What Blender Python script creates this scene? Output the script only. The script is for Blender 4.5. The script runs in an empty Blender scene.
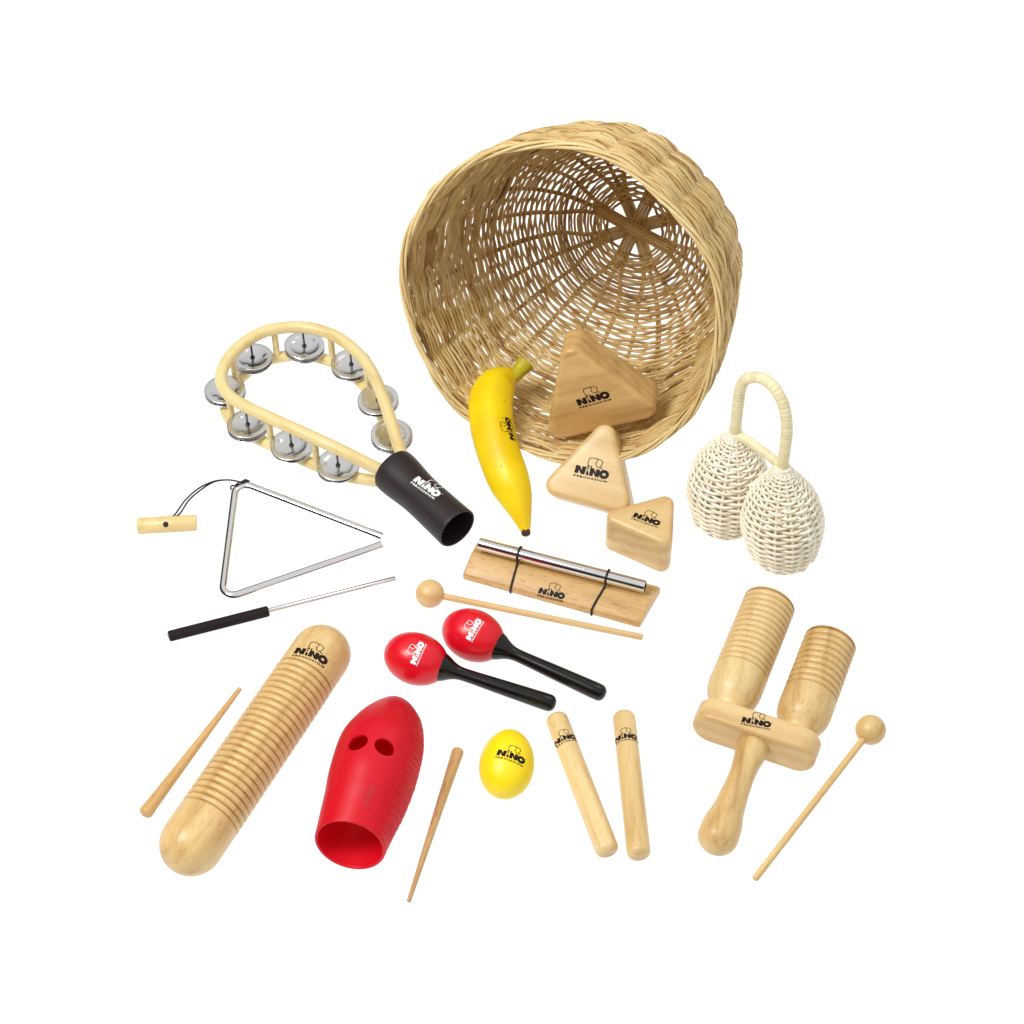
import bpy, bmesh, math, random
from math import sin, cos, pi, radians, sqrt, tan, exp
from mathutils import Vector, Matrix, noise
from mathutils.bvhtree import BVHTree

random.seed(7)
scene = bpy.context.scene
COL = scene.collection

# ------------------------------------------------------------------ camera
ELEV, DIST, FOV = radians(49), 1.911, radians(30)
CAM = Vector((0, -DIST * cos(ELEV), DIST * sin(ELEV)))
FW = Vector((0, cos(ELEV), -sin(ELEV)))
RT = Vector((1, 0, 0))
UP = Vector((0, sin(ELEV), cos(ELEV)))
FPX = 512 / tan(FOV / 2)
cam_data = bpy.data.cameras.new('camera')
cam_data.sensor_width = 36
cam_data.lens = 18 / tan(FOV / 2)
cam_data.clip_start = 0.05
cam_data.clip_end = 100
cam = bpy.data.objects.new('camera', cam_data)
COL.objects.link(cam)
cam.matrix_world = Matrix((
    (RT.x, UP.x, -FW.x, CAM.x), (RT.y, UP.y, -FW.y, CAM.y),
    (RT.z, UP.z, -FW.z, CAM.z), (0, 0, 0, 1)))
scene.camera = cam


def ray(px, py):
    return (FW + RT * ((px - 512) / FPX) + UP * ((512 - py) / FPX))


def P(px, py, z=0.0):
    """point of the photograph on the horizontal plane at height z (metres)"""
    d = ray(px, py)
    return CAM + d * ((z - CAM.z) / d.z)


def mm(px, py, n, z=0.02):
    """n photograph pixels at that place, in metres"""
    return n * (P(px, py, z) - CAM).dot(FW) / FPX


# ------------------------------------------------------------------ helpers
def frame(A, B, up=Vector((0, 0, 1))):
    """matrix with X along A->B, Z close to up, origin on the floor below the middle"""
    x = (B - A).normalized()
    y = up.cross(x).normalized()
    z = x.cross(y)
    o = (A + B) / 2
    o = Vector((o.x, o.y, 0))
    return Matrix(((x.x, y.x, z.x, o.x), (x.y, y.y, z.y, o.y), (x.z, y.z, z.z, o.z), (0, 0, 0, 1)))


def axes(x, y, z, o):
    return Matrix(((x.x, y.x, z.x, o.x), (x.y, y.y, z.y, o.y), (x.z, y.z, z.z, o.z), (0, 0, 0, 1)))


def tag(o, label, cat, group=None):
    o['label'] = label
    o['category'] = cat
    if group:
        o['group'] = group
    return o


def thing(name, label, cat, M=None, group=None):
    o = bpy.data.objects.new(name, None)
    o.empty_display_size = 0.02
    COL.objects.link(o)
    o.matrix_world = M if M is not None else Matrix.Identity(4)
    return tag(o, label, cat, group)


def finish(name, bm, mat, M, parent=None, sharp=40):
    """bm holds world coordinates; linked as one mesh in the frame M"""
    bm.transform(M.inverted())
    bmesh.ops.recalc_face_normals(bm, faces=bm.faces[:])
    me = bpy.data.meshes.new(name)
    bm.to_mesh(me)
    bm.free()
    me.materials.append(mat)
    for p in me.polygons:
        p.use_smooth = True
    if sharp:
        me.set_sharp_from_angle(angle=radians(sharp))
    o = bpy.data.objects.new(name, me)
    COL.objects.link(o)
    if parent is not None:
        o.parent = parent
    else:
        o.matrix_world = M
    return o


def part(root, name, bm, mat, sharp=40, parent=None, M=None):
    o = finish(name, bm, mat, M or root.matrix_world, parent or root, sharp)
    if M is not None:
        o.matrix_basis = root.matrix_world.inverted() @ M
    return o


def bridge(bm, r0, r1, closed=True):
    n = len(r0)
    for i in range(n if closed else n - 1):
        j = (i + 1) % n
        try:
            bm.faces.new((r0[i], r0[j], r1[j], r1[i]))
        except ValueError:
            pass


def lathe(A, B, prof, seg=48, up=Vector((0, 0, 1)), bm=None, relative=False, radial=None):
    """surface of revolution; prof = [(s, r)] with s along A->B in metres (or 0..1)"""
    bm = bm or bmesh.new()
    gl = bm.verts.layers.float.new('groove_shade') if any(len(p) > 2 for p in prof) else None
    ax = B - A
    L = ax.length
    x = ax.normalized()
    y = up.cross(x)
    if y.length < 1e-5:
        y = Vector((0, 1, 0)).cross(x)
    y.normalize()
    z = x.cross(y)
    prev = None
    for pp in prof:
        s, r = pp[0], pp[1]
        if relative:
            s *= L
        c = A + x * s
        if r < 1e-6:
            cur = [bm.verts.new(c)]
        else:
            cur = []
            for i in range(seg):
                a = 2 * pi * i / seg
                rr = r * (radial(a, s) if radial else 1)
                cur.append(bm.verts.new(c + (y * cos(a) + z * sin(a)) * rr))
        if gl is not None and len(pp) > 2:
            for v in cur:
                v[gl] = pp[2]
        if prev is not None:
            if len(prev) == 1 and len(cur) > 1:
                for i in range(seg):
                    bm.faces.new((prev[0], cur[i], cur[(i + 1) % seg]))
            elif len(cur) == 1 and len(prev) > 1:
                for i in range(seg):
                    bm.faces.new((prev[i], prev[(i + 1) % seg], cur[0]))
            elif len(cur) > 1:
                bridge(bm, prev, cur)
        prev = cur
    return bm


def smooth_prof(pts, n=8):
    """Catmull-Rom through (s, r) points"""
    out = []
    for i in range(len(pts) - 1):
        p0 = pts[max(i - 1, 0)]; p1 = pts[i]; p2 = pts[i + 1]; p3 = pts[min(i + 2, len(pts) - 1)]
        for k in range(n):
            t = k / n
            out.append(tuple(0.5 * (2 * b + (c - a) * t + (2 * a - 5 * b + 4 * c - d) * t * t + (3 * b - a - 3 * c + d) * t ** 3)
                             for a, b, c, d in zip(p0, p1, p2, p3)))
    out.append(tuple(pts[-1]))
    return out


def smooth_path(pts, n=8, closed=False):
    m = len(pts)
    out = []
    rng = range(m) if closed else range(m - 1)
    for i in rng:
        if closed:
            p0, p1, p2, p3 = pts[(i - 1) % m], pts[i], pts[(i + 1) % m], pts[(i + 2) % m]
        else:
            p0, p1, p2, p3 = pts[max(i - 1, 0)], pts[i], pts[i + 1], pts[min(i + 2, m - 1)]
        for k in range(n):
            t = k / n
            out.append(0.5 * (2 * p1 + (p2 - p0) * t + (2 * p0 - 5 * p1 + 4 * p2 - p3) * t * t + (3 * p1 - p0 - 3 * p2 + p3) * t ** 3))
    if not closed:
        out.append(pts[-1].copy())
    return out


def tube(path, rad, seg=8, closed=False, caps=True, bm=None, layer=None, tone=0.5, flat=1.0, ups=None, radial=None):
    """swept tube; rad is a number or one radius per point; flat squashes it along the second axis"""
    bm = bm or bmesh.new()
    n = len(path)
    rings = []
    nrm = None
    for i in range(n):
        if closed:
            t = path[(i + 1) % n] - path[(i - 1) % n]
        else:
            t = path[min(i + 1, n - 1)] - path[max(i - 1, 0)]
        if t.length < 1e-9:
            t = Vector((1, 0, 0))
        t.normalize()
        if ups is not None:
            nrm = ups[i] - t * ups[i].dot(t)
        elif nrm is None:
            a = Vector((0, 0, 1)) if abs(t.z) < 0.9 else Vector((1, 0, 0))
            nrm = a - t * a.dot(t)
        else:
            nrm = nrm - t * nrm.dot(t)
        nrm.normalize()
        b = t.cross(nrm)
        r = rad[i] if hasattr(rad, '__len__') else rad
        ring = []
        for k in range(seg):
            a = 2 * pi * k / seg
            f = radial(a) if radial else 1
            v = bm.verts.new(path[i] + (nrm * (cos(a) * flat) + b * sin(a)) * (r * f))
            if layer is not None:
                v[layer] = tone
            ring.append(v)
        rings.append(ring)
    for i in range(n - 1):
        bridge(bm, rings[i], rings[i + 1])
    if closed:
        # match the seam by the nearest rotation
        best = min(range(seg), key=lambda s: sum((rings[-1][k].co - rings[0][(k + s) % seg].co).length for k in range(seg)))
        bridge(bm, rings[-1], rings[0][best:] + rings[0][:best])
    elif caps:
        for ring, sgn in ((rings[0], -1), (rings[-1], 1)):
            try:
                bm.faces.new(ring if sgn > 0 else ring[::-1])
            except ValueError:
                pass
    return bm


def round_end(L, r, e, n=5, r_end=0.0):
    """profile of a rod of length L, radius r, with edges rounded over e"""
    pr = [(0, 0)]
    for i in range(n + 1):
        a = pi / 2 * i / n
        pr.append((e - e * cos(a), r - e + e * sin(a)))
    m = max(2, int(L / 0.01))
    for i in range(1, m):
        pr.append((e + (L - 2 * e) * i / m, r))
    for i in range(n + 1):
        a = pi / 2 * (1 - i / n)
        pr.append((L - e + e * cos(a), r - e + e * sin(a)))
    pr.append((L, 0))
    return pr


# ------------------------------------------------------------------ materials
def srgb(r, g, b):
    f = lambda c: c / 12.92 if c <= 0.04045 else ((c + 0.055) / 1.055) ** 2.4
    return (f(r / 255), f(g / 255), f(b / 255), 1)


def new_mat(name):
    m = bpy.data.materials.new(name)
    m.use_nodes = True
    nt = m.node_tree
    b = nt.nodes['Principled BSDF']
    return m, nt, b


def wood(name, light, mid, dark, along=6.0, across=75.0, pores=0.35, rough=0.42, bands=0.0, coat=0.15):
    """straight grained turned wood; the grain runs along local X"""
    m, nt, b = new_mat(name)
    N = nt.nodes.new
    Lk = nt.links.new
    tc = N('ShaderNodeTexCoord')
    oi = N('ShaderNodeObjectInfo')
    off = N('ShaderNodeVectorMath'); off.operation = 'SCALE'
    off.inputs[0].default_value = (3.1, 1.7, 2.3)
    Lk(oi.outputs['Random'], off.inputs['Scale'])
    add = N('ShaderNodeVectorMath'); add.operation = 'ADD'
    Lk(tc.outputs['Object'], add.inputs[0]); Lk(off.outputs[0], add.inputs[1])
    # wander of the grain
    wn = N('ShaderNodeTexNoise'); wn.inputs['Scale'].default_value = 14; wn.inputs['Detail'].default_value = 2
    Lk(add.outputs[0], wn.inputs['Vector'])
    ws = N('ShaderNodeVectorMath'); ws.operation = 'MULTIPLY_ADD'
    ws.inputs[1].default_value = (0.0, 0.012, 0.012)
    Lk(wn.outputs['Color'], ws.inputs[0]); Lk(add.outputs[0], ws.inputs[2])
    mp = N('ShaderNodeMapping'); mp.inputs['Scale'].default_value = (along, across, across)
    Lk(ws.outputs[0], mp.inputs['Vector'])
    n1 = N('ShaderNodeTexNoise'); n1.inputs['Scale'].default_value = 1.0; n1.inputs['Detail'].default_value = 5; n1.inputs['Roughness'].default_value = 0.6
    Lk(mp.outputs[0], n1.inputs['Vector'])
    cr = N('ShaderNodeValToRGB')
    e = cr.color_ramp.elements
    e[0].position = 0.25; e[0].color = dark
    e[1].position = 0.72; e[1].color = light
    x = e.new(0.46); x.color = mid
    Lk(n1.outputs['Fac'], cr.inputs['Fac'])
    # broad tone change over the block
    n2 = N('ShaderNodeTexNoise'); n2.inputs['Scale'].default_value = 1.0; n2.inputs['Detail'].default_value = 1
    mp2 = N('ShaderNodeMapping'); mp2.inputs['Scale'].default_value = (along * 0.7, across * 0.3, across * 0.3)
    Lk(add.outputs[0], mp2.inputs['Vector']); Lk(mp2.outputs[0], n2.inputs['Vector'])
    mx = N('ShaderNodeMix'); mx.data_type = 'RGBA'; mx.blend_type = 'MULTIPLY'
    mr = N('ShaderNodeMapRange'); mr.inputs['From Min'].default_value = 0.3; mr.inputs['From Max'].default_value = 0.7
    mr.inputs['To Min'].default_value = 0.0; mr.inputs['To Max'].default_value = 0.75
    Lk(n2.outputs['Fac'], mr.inputs['Value']); Lk(mr.outputs[0], mx.inputs['Factor'])
    Lk(cr.outputs['Color'], mx.inputs['A']); mx.inputs['B'].default_value = (0.86, 0.79, 0.68, 1)
    # short dark pores along the grain
    mp3 = N('ShaderNodeMapping'); mp3.inputs['Scale'].default_value = (110, 900, 900)
    Lk(add.outputs[0], mp3.inputs['Vector'])
    n3 = N('ShaderNodeTexNoise'); n3.inputs['Scale'].default_value = 1.0; n3.inputs['Detail'].default_value = 1
    Lk(mp3.outputs[0], n3.inputs['Vector'])
    mr3 = N('ShaderNodeMapRange'); mr3.inputs['From Min'].default_value = 0.60; mr3.inputs['From Max'].default_value = 0.72
    mr3.inputs['To Max'].default_value = pores
    Lk(n3.outputs['Fac'], mr3.inputs['Value'])
    mx3 = N('ShaderNodeMix'); mx3.data_type = 'RGBA'; mx3.blend_type = 'MULTIPLY'
    Lk(mr3.outputs[0], mx3.inputs['Factor']); Lk(mx.outputs['Result'], mx3.inputs['A'])
    mx3.inputs['B'].default_value = (0.5, 0.36, 0.2, 1)
    last = mx3.outputs['Result']
    if bands:
        wv = N('ShaderNodeTexWave'); wv.wave_type = 'BANDS'; wv.bands_direction = 'Z'
        wv.inputs['Scale'].default_value = bands; wv.inputs['Distortion'].default_value = 2.5
        wv.inputs['Detail'].default_value = 2; wv.inputs['Detail Scale'].default_value = 2
        mpb = N('ShaderNodeMapping'); mpb.inputs['Scale'].default_value = (0.25, 0.8, 1)
        mpb.inputs['Rotation'].default_value = (0.35, 0.0, 0)
        Lk(ws.outputs[0], mpb.inputs['Vector']); Lk(mpb.outputs[0], wv.inputs['Vector'])
        mrb = N('ShaderNodeMapRange'); mrb.inputs['To Max'].default_value = 0.45
        Lk(wv.outputs['Fac'], mrb.inputs['Value'])
        mxb = N('ShaderNodeMix'); mxb.data_type = 'RGBA'; mxb.blend_type = 'MULTIPLY'
        Lk(mrb.outputs[0], mxb.inputs['Factor']); Lk(last, mxb.inputs['A'])
        mxb.inputs['B'].default_value = (0.78, 0.64, 0.46, 1)
        last = mxb.outputs['Result']
    # shade of the turned grooves, painted into the wood colour
    ga = N('ShaderNodeAttribute'); ga.attribute_name = 'groove_shade'
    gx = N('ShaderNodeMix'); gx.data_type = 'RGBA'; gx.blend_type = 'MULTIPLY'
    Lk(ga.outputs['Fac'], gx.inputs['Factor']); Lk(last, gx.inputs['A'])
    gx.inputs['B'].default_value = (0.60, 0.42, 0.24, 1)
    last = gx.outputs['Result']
    Lk(last, b.inputs['Base Color'])
    b.inputs['Roughness'].default_value = rough
    b.inputs['Coat Weight'].default_value = coat
    b.inputs['Coat Roughness'].default_value = 0.3
    bp = N('ShaderNodeBump'); bp.inputs['Strength'].default_value = 0.12; bp.inputs['Distance'].default_value = 0.0006
    Lk(n3.outputs['Fac'], bp.inputs['Height']); Lk(bp.outputs[0], b.inputs['Normal'])
    return m


def plastic(name, col, rough=0.35, var=0.06, coat=0.0, bump=0.0, spec=0.5):
    m, nt, b = new_mat(name)
    N = nt.nodes.new; Lk = nt.links.new
    tc = N('ShaderNodeTexCoord')
    n = N('ShaderNodeTexNoise'); n.inputs['Scale'].default_value = 40; n.inputs['Detail'].default_value = 4
    Lk(tc.outputs['Object'], n.inputs['Vector'])
    mx = N('ShaderNodeMix'); mx.data_type = 'RGBA'
    mx.inputs['A'].default_value = col
    mx.inputs['B'].default_value = (col[0] * (1 - var * 3), col[1] * (1 - var * 3), col[2] * (1 - var * 3), 1)
    Lk(n.outputs['Fac'], mx.inputs['Factor']); Lk(mx.outputs['Result'], b.inputs['Base Color'])
    mr = N('ShaderNodeMapRange'); mr.inputs['To Min'].default_value = rough * 0.9; mr.inputs['To Max'].default_value = rough * 1.15
    Lk(n.outputs['Fac'], mr.inputs['Value']); Lk(mr.outputs[0], b.inputs['Roughness'])
    b.inputs['Coat Weight'].default_value = coat
    b.inputs['Coat Roughness'].default_value = 0.12
    b.inputs['Specular IOR Level'].default_value = spec
    if bump:
        n2 = N('ShaderNodeTexNoise'); n2.inputs['Scale'].default_value = 600
        Lk(tc.outputs['Object'], n2.inputs['Vector'])
        bp = N('ShaderNodeBump'); bp.inputs['Strength'].default_value = bump; bp.inputs['Distance'].default_value = 0.0004
        Lk(n2.outputs['Fac'], bp.inputs['Height']); Lk(bp.outputs[0], b.inputs['Normal'])
    return m


def metal(name, col, rough):
    m, nt, b = new_mat(name)
    N = nt.nodes.new; Lk = nt.links.new
    b.inputs['Base Color'].default_value = col
    b.inputs['Metallic'].default_value = 1
    tc = N('ShaderNodeTexCoord')
    n = N('ShaderNodeTexNoise'); n.inputs['Scale'].default_value = 120; n.inputs['Detail'].default_value = 3
    Lk(tc.outputs['Object'], n.inputs['Vector'])
    mr = N('ShaderNodeMapRange'); mr.inputs['To Min'].default_value = rough * 0.6; mr.inputs['To Max'].default_value = rough * 1.5
    Lk(n.outputs['Fac'], mr.inputs['Value']); Lk(mr.outputs[0], b.inputs['Roughness'])
    return m


def wicker(name, stops, rough=0.5, fine=500):
    """strand material: the 'tone' attribute picks the colour of each strand"""
    m, nt, b = new_mat(name)
    N = nt.nodes.new; Lk = nt.links.new
    at = N('ShaderNodeAttribute'); at.attribute_name = 'tone'
    tc = N('ShaderNodeTexCoord')
    n = N('ShaderNodeTexNoise'); n.inputs['Scale'].default_value = 55; n.inputs['Detail'].default_value = 4
    Lk(tc.outputs['Object'], n.inputs['Vector'])
    ma = N('ShaderNodeMath'); ma.operation = 'MULTIPLY_ADD'; ma.inputs[1].default_value = 0.7; ma.inputs[2].default_value = -0.35
    Lk(n.outputs['Fac'], ma.inputs[0])
    ad = N('ShaderNodeMath'); ad.operation = 'ADD'
    Lk(ma.outputs[0], ad.inputs[0]); Lk(at.outputs['Fac'], ad.inputs[1])
    cr = N('ShaderNodeValToRGB')
    e = cr.color_ramp.elements
    e[0].position = stops[0][0]; e[0].color = stops[0][1]
    e[1].position = stops[-1][0]; e[1].color = stops[-1][1]
    for p, c in stops[1:-1]:
        q = e.new(p); q.color = c
    Lk(ad.outputs[0], cr.inputs['Fac']); Lk(cr.outputs['Color'], b.inputs['Base Color'])
    b.inputs['Roughness'].default_value = rough
    n2 = N('ShaderNodeTexNoise'); n2.inputs['Scale'].default_value = fine; n2.inputs['Detail'].default_value = 3
    Lk(tc.outputs['Object'], n2.inputs['Vector'])
    bp = N('ShaderNodeBump'); bp.inputs['Strength'].default_value = 0.3; bp.inputs['Distance'].default_value = 0.0006
    Lk(n2.outputs['Fac'], bp.inputs['Height']); Lk(bp.outputs[0], b.inputs['Normal'])
    return m


M_pale = wood('pale_turned_wood', srgb(236, 211, 156), srgb(227, 198, 140), srgb(198, 162, 104), 7, 85, 0.3)
M_rubber = wood('rubberwood', srgb(230, 201, 143), srgb(217, 183, 122), srgb(182, 142, 84), 6, 80, 0.45)
M_block = wood('block_wood', srgb(236, 204, 144), srgb(224, 188, 124), srgb(194, 152, 90), 5, 70, 0.25, bands=26)
M_blocklight = wood('light_block_wood', srgb(234, 206, 152), srgb(226, 195, 139), srgb(204, 167, 110), 5, 70, 0.2, bands=22)
M_beech = wood('beech_wood', srgb(218, 182, 122), srgb(206, 166, 106), srgb(178, 134, 78), 8, 100, 0.7)
M_stick = wood('brown_stick_wood', srgb(204, 168, 114), srgb(188, 150, 96), srgb(156, 118, 70), 9, 120, 0.8)
M_ash = wood('bent_cream_wood', srgb(240, 222, 164), srgb(234, 214, 154), srgb(218, 192, 128), 6, 90, 0.12)
M_cutwood = wood('cream_peg_wood', srgb(240, 218, 160), srgb(232, 208, 148), srgb(216, 186, 124), 8, 120, 0.3)
M_red = plastic('red_paint', srgb(222, 12, 36), 0.32, 0.03, 0.1, 0, 0.4)
M_redplastic = plastic('red_moulded_plastic', srgb(234, 22, 44), 0.40, 0.03, 0.0, 0.08, 0.35)
def add_translucent(m, col, w):
    nt = m.node_tree
    b = nt.nodes['Principled BSDF']
    t = nt.nodes.new('ShaderNodeBsdfTranslucent'); t.inputs['Color'].default_value = col
    x = nt.nodes.new('ShaderNodeMixShader'); x.inputs['Fac'].default_value = w
    nt.links.new(b.outputs[0], x.inputs[1]); nt.links.new(t.outputs[0], x.inputs[2])
    nt.links.new(x.outputs[0], nt.nodes['Material Output'].inputs['Surface'])


add_translucent(M_redplastic, srgb(235, 40, 30), 0.32)
M_black = plastic('black_gloss', srgb(14, 11, 10), 0.22, 0.1, 0.0, 0, 0.4)
M_grip = plastic('black_rubber_sleeve', srgb(42, 32, 34), 0.5, 0.12, 0.0, 0.15, 0.4)
M_foam = plastic('black_foam', srgb(34, 26, 28), 0.75, 0.15, 0, 0.5, 0.25)
M_cord = plastic('black_cord', srgb(20, 18, 18), 0.6, 0.1)
M_pin = plastic('black_pin', srgb(24, 18, 14), 0.4, 0.1)
M_ink = plastic('black_ink', srgb(20, 12, 12), 0.55, 0.1, 0, 0, 0.25)
M_white = plastic('white_ink', srgb(250, 250, 250), 0.5, 0.01, 0, 0, 0.3)
M_emboss = plastic('red_emboss', srgb(190, 10, 30), 0.45, 0.03)
M_yellow = plastic('yellow_paint', srgb(252, 222, 0), 0.42, 0.012, 0.05)
M_chrome = metal('chrome', (0.80, 0.80, 0.81, 1), 0.06)
M_tin = metal('jingle_steel', (0.74, 0.74, 0.74, 1), 0.24)
M_basket = wicker('wicker', ((0.0, srgb(118, 82, 38)), (0.2, srgb(174, 132, 70)), (0.45, srgb(210, 178, 114)), (1.0, srgb(238, 216, 162))), 0.5)
M_stake = wicker('wicker_stake', ((0.0, srgb(110, 70, 30)), (0.5, srgb(176, 134, 76)), (1.0, srgb(204, 166, 106))), 0.5)
M_rattan = wicker('bleached_rattan', ((0.0, srgb(216, 194, 150)), (0.4, srgb(246, 236, 212)), (1.0, srgb(253, 249, 236))), 0.45)
M_wrap = wicker('rattan_wrap', ((0.0, srgb(206, 190, 136)), (0.5, srgb(236, 226, 184)), (1.0, srgb(246, 238, 204))), 0.45)
M_gourd = wicker('gourd_disc', ((0.0, srgb(160, 140, 84)), (0.5, srgb(206, 190, 136)), (1.0, srgb(220, 206, 160))), 0.5)


def banana_mat():
    m, nt, b = new_mat('banana_skin')
    N = nt.nodes.new; Lk = nt.links.new
    tc = N('ShaderNodeTexCoord')
    n = N('ShaderNodeTexNoise'); n.inputs['Scale'].default_value = 18; n.inputs['Detail'].default_value = 3
    Lk(tc.outputs['Object'], n.inputs['Vector'])
    cr = N('ShaderNodeValToRGB')
    cr.color_ramp.elements[0].position = 0.3; cr.color_ramp.elements[0].color = srgb(240, 196, 0)
    cr.color_ramp.elements[1].position = 0.65; cr.color_ramp.elements[1].color = srgb(252, 224, 4)
    Lk(n.outputs['Fac'], cr.inputs['Fac'])
    # small brown freckles
    v = N('ShaderNodeTexVoronoi'); v.inputs['Scale'].default_value = 95
    Lk(tc.outputs['Object'], v.inputs['Vector'])
    mr = N('ShaderNodeMapRange'); mr.inputs['From Min'].default_value = 0.10; mr.inputs['From Max'].default_value = 0.05
    Lk(v.outputs['Distance'], mr.inputs['Value'])
    mr2 = N('ShaderNodeMath'); mr2.operation = 'MULTIPLY'
    sp = N('ShaderNodeSeparateColor'); Lk(v.outputs['Color'], sp.inputs[0])
    gt = N('ShaderNodeMath'); gt.operation = 'GREATER_THAN'; gt.inputs[1].default_value = 0.5
    Lk(sp.outputs[0], gt.inputs[0]); Lk(gt.outputs[0], mr2.inputs[0]); Lk(mr.outputs[0], mr2.inputs[1])
    mx = N('ShaderNodeMix'); mx.data_type = 'RGBA'
    Lk(mr2.outputs[0], mx.inputs['Factor']); Lk(cr.outputs['Color'], mx.inputs['A'])
    mx.inputs['B'].default_value = srgb(140, 100, 10)
    Lk(mx.outputs['Result'], b.inputs['Base Color'])
    b.inputs['Roughness'].default_value = 0.42
    n2 = N('ShaderNodeTexNoise'); n2.inputs['Scale'].default_value = 150; n2.inputs['Detail'].default_value = 3
    Lk(tc.outputs['Object'], n2.inputs['Vector'])
    bp = N('ShaderNodeBump'); bp.inputs['Strength'].default_value = 0.12; bp.inputs['Distance'].default_value = 0.001
    Lk(n2.outputs['Fac'], bp.inputs['Height']); Lk(bp.outputs[0], b.inputs['Normal'])
    return m


M_banana = banana_mat()
M_stem = plastic('banana_stem', srgb(206, 192, 22), 0.5, 0.15, 0, 0.4)
M_tip = plastic('banana_tip', srgb(84, 46, 14), 0.7, 0.2, 0, 0.5)


# ------------------------------------------------------------------ printed mark
def text_mesh(body, width, x0, y0, h):
    cu = bpy.data.curves.new('text', 'FONT')
    cu.body = body
    cu.size = 1
    cu.space_character = 1.35
    cu.offset = 0.05
    cu.resolution_u = 2
    ob = bpy.data.objects.new('text', cu)
    COL.objects.link(ob)
    dg = bpy.context.evaluated_depsgraph_get()
    me = ob.evaluated_get(dg).to_mesh()
    vs = [v.co.copy() for v in me.vertices]
    fs = [tuple(p.vertices) for p in me.polygons]
    ob.evaluated_get(dg).to_mesh_clear()
    bpy.data.objects.remove(ob)
    bpy.data.curves.remove(cu)
    a = min(v.x for v in vs); b = max(v.x for v in vs)
    c = min(v.y for v in vs); d = max(v.y for v in vs)
    return [((v.x - a) / (b - a) * width + x0, (v.y - c) / (d - c) * h + y0) for v in vs], fs


def build_logo():
    """flat mark in unit width: heavy NINO, small PERCUSSION, thin line emblem above"""
    bm = bmesh.new()

    def poly(pts):
        bm.faces.new([bm.verts.new((x, y, 0)) for x, y in pts])

    def enn(x, y, w, h, s, sl=0.0):
        q = lambda a, b: (x + a + sl * b, y + b)
        poly([q(0, 0), q(s, 0), q(s, h)[0:2], q(0, h)])
        poly([q(w - s, 0), q(w, 0), q(w, h), q(w - s, h)])
        poly([q(s, h), q(s, h * 0.52), q(w - s, 0), q(w - s, h * 0.48)])

    enn(0.0, 0.0, 0.30, 0.225, 0.112, 0.06)
    poly([(0.335, 0.0), (0.42, 0.0), (0.40, 0.10), (0.345, 0.14)])
    poly([(0.345, 0.165), (0.375, 0.15), (0.39, 0.185), (0.365, 0.21), (0.34, 0.195)])
    enn(0.435, 0.0, 0.285, 0.225, 0.106, -0.02)
    # O
    n = 20
    for i in range(n):
        a, b = 2 * pi * i / n, 2 * pi * (i + 1) / n
        f = lambda t, rx, ry: (0.855 + rx * cos(t), 0.115 + ry * sin(t))
        poly([f(a, 0.052, 0.04), f(a, 0.145, 0.132), f(b, 0.145, 0.132), f(b, 0.052, 0.04)])
    poly([(1.0, 0.21), (1.025, 0.21), (1.025, 0.235), (1.0, 0.235)])

    def stroke(pts, w):
        for (x0, y0), (x1, y1) in zip(pts[:-1], pts[1:]):
            dx, dy = x1 - x0, y1 - y0
            l = sqrt(dx * dx + dy * dy)
            nx, ny = -dy / l * w / 2, dx / l * w / 2
            ex, ey = dx / l * w * 0.4, dy / l * w * 0.4
            poly([(x0 - ex + nx, y0 - ey + ny), (x0 - ex - nx, y0 - ey - ny), (x1 + ex - nx, y1 + ey - ny), (x1 + ex + nx, y1 + ey + ny)])

    w = 0.021
    stroke([(0.37, 0.255), (0.335, 0.31), (0.335, 0.41), (0.35, 0.48), (0.40, 0.51), (0.50, 0.515), (0.60, 0.51), (0.70, 0.49), (0.745, 0.45)], w)
    stroke([(0.585, 0.505), (0.575, 0.44), (0.55, 0.36), (0.60, 0.30), (0.67, 0.275), (0.72, 0.33), (0.735, 0.40), (0.745, 0.45)], w)
    stroke([(0.37, 0.255), (0.33, 0.225)], w * 1.4)
    stroke([(0.45, 0.27), (0.455, 0.245)], w * 1.8)
    stroke([(0.375, 0.275), (0.38, 0.25)], w * 1.8)
    stroke([(0.70, 0.29), (0.75, 0.26), (0.775, 0.28)], w)
    # registered dot, small lettering
    vs, fs = text_mesh('PERCUSSION', 0.98, 0.0, -0.105, 0.062)
    base = [bm.verts.new((x, y, 0)) for x, y in vs]
    for f in fs:
        try:
            bm.faces.new([base[i] for i in f])
        except ValueError:
            pass
    bmesh.ops.triangulate(bm, faces=bm.faces[:])
    for _ in range(3):
        ed = [e for e in bm.edges if e.calc_length() > 0.06]
        if not ed:
            break
        bmesh.ops.subdivide_edges(bm, edges=ed, cuts=1)
        bmesh.ops.triangulate(bm, faces=bm.faces[:])
    bm.verts.index_update()
    out = ([v.co.copy() for v in bm.verts], [tuple(v.index for v in f.verts) for f in bm.faces])
    bm.free()
    return out


LOGO = build_logo()


def world_bvh(obs):
    bm = bmesh.new()
    for o in obs:
        t = bmesh.new(); t.from_mesh(o.data)
        t.transform(o.parent.matrix_world @ o.matrix_basis)
        me = bpy.data.meshes.new('t'); t.to_mesh(me); t.free()
        bm.from_mesh(me); bpy.data.meshes.remove(me)
    tree = BVHTree.FromBMesh(bm)
    bm.free()
    return tree


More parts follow.
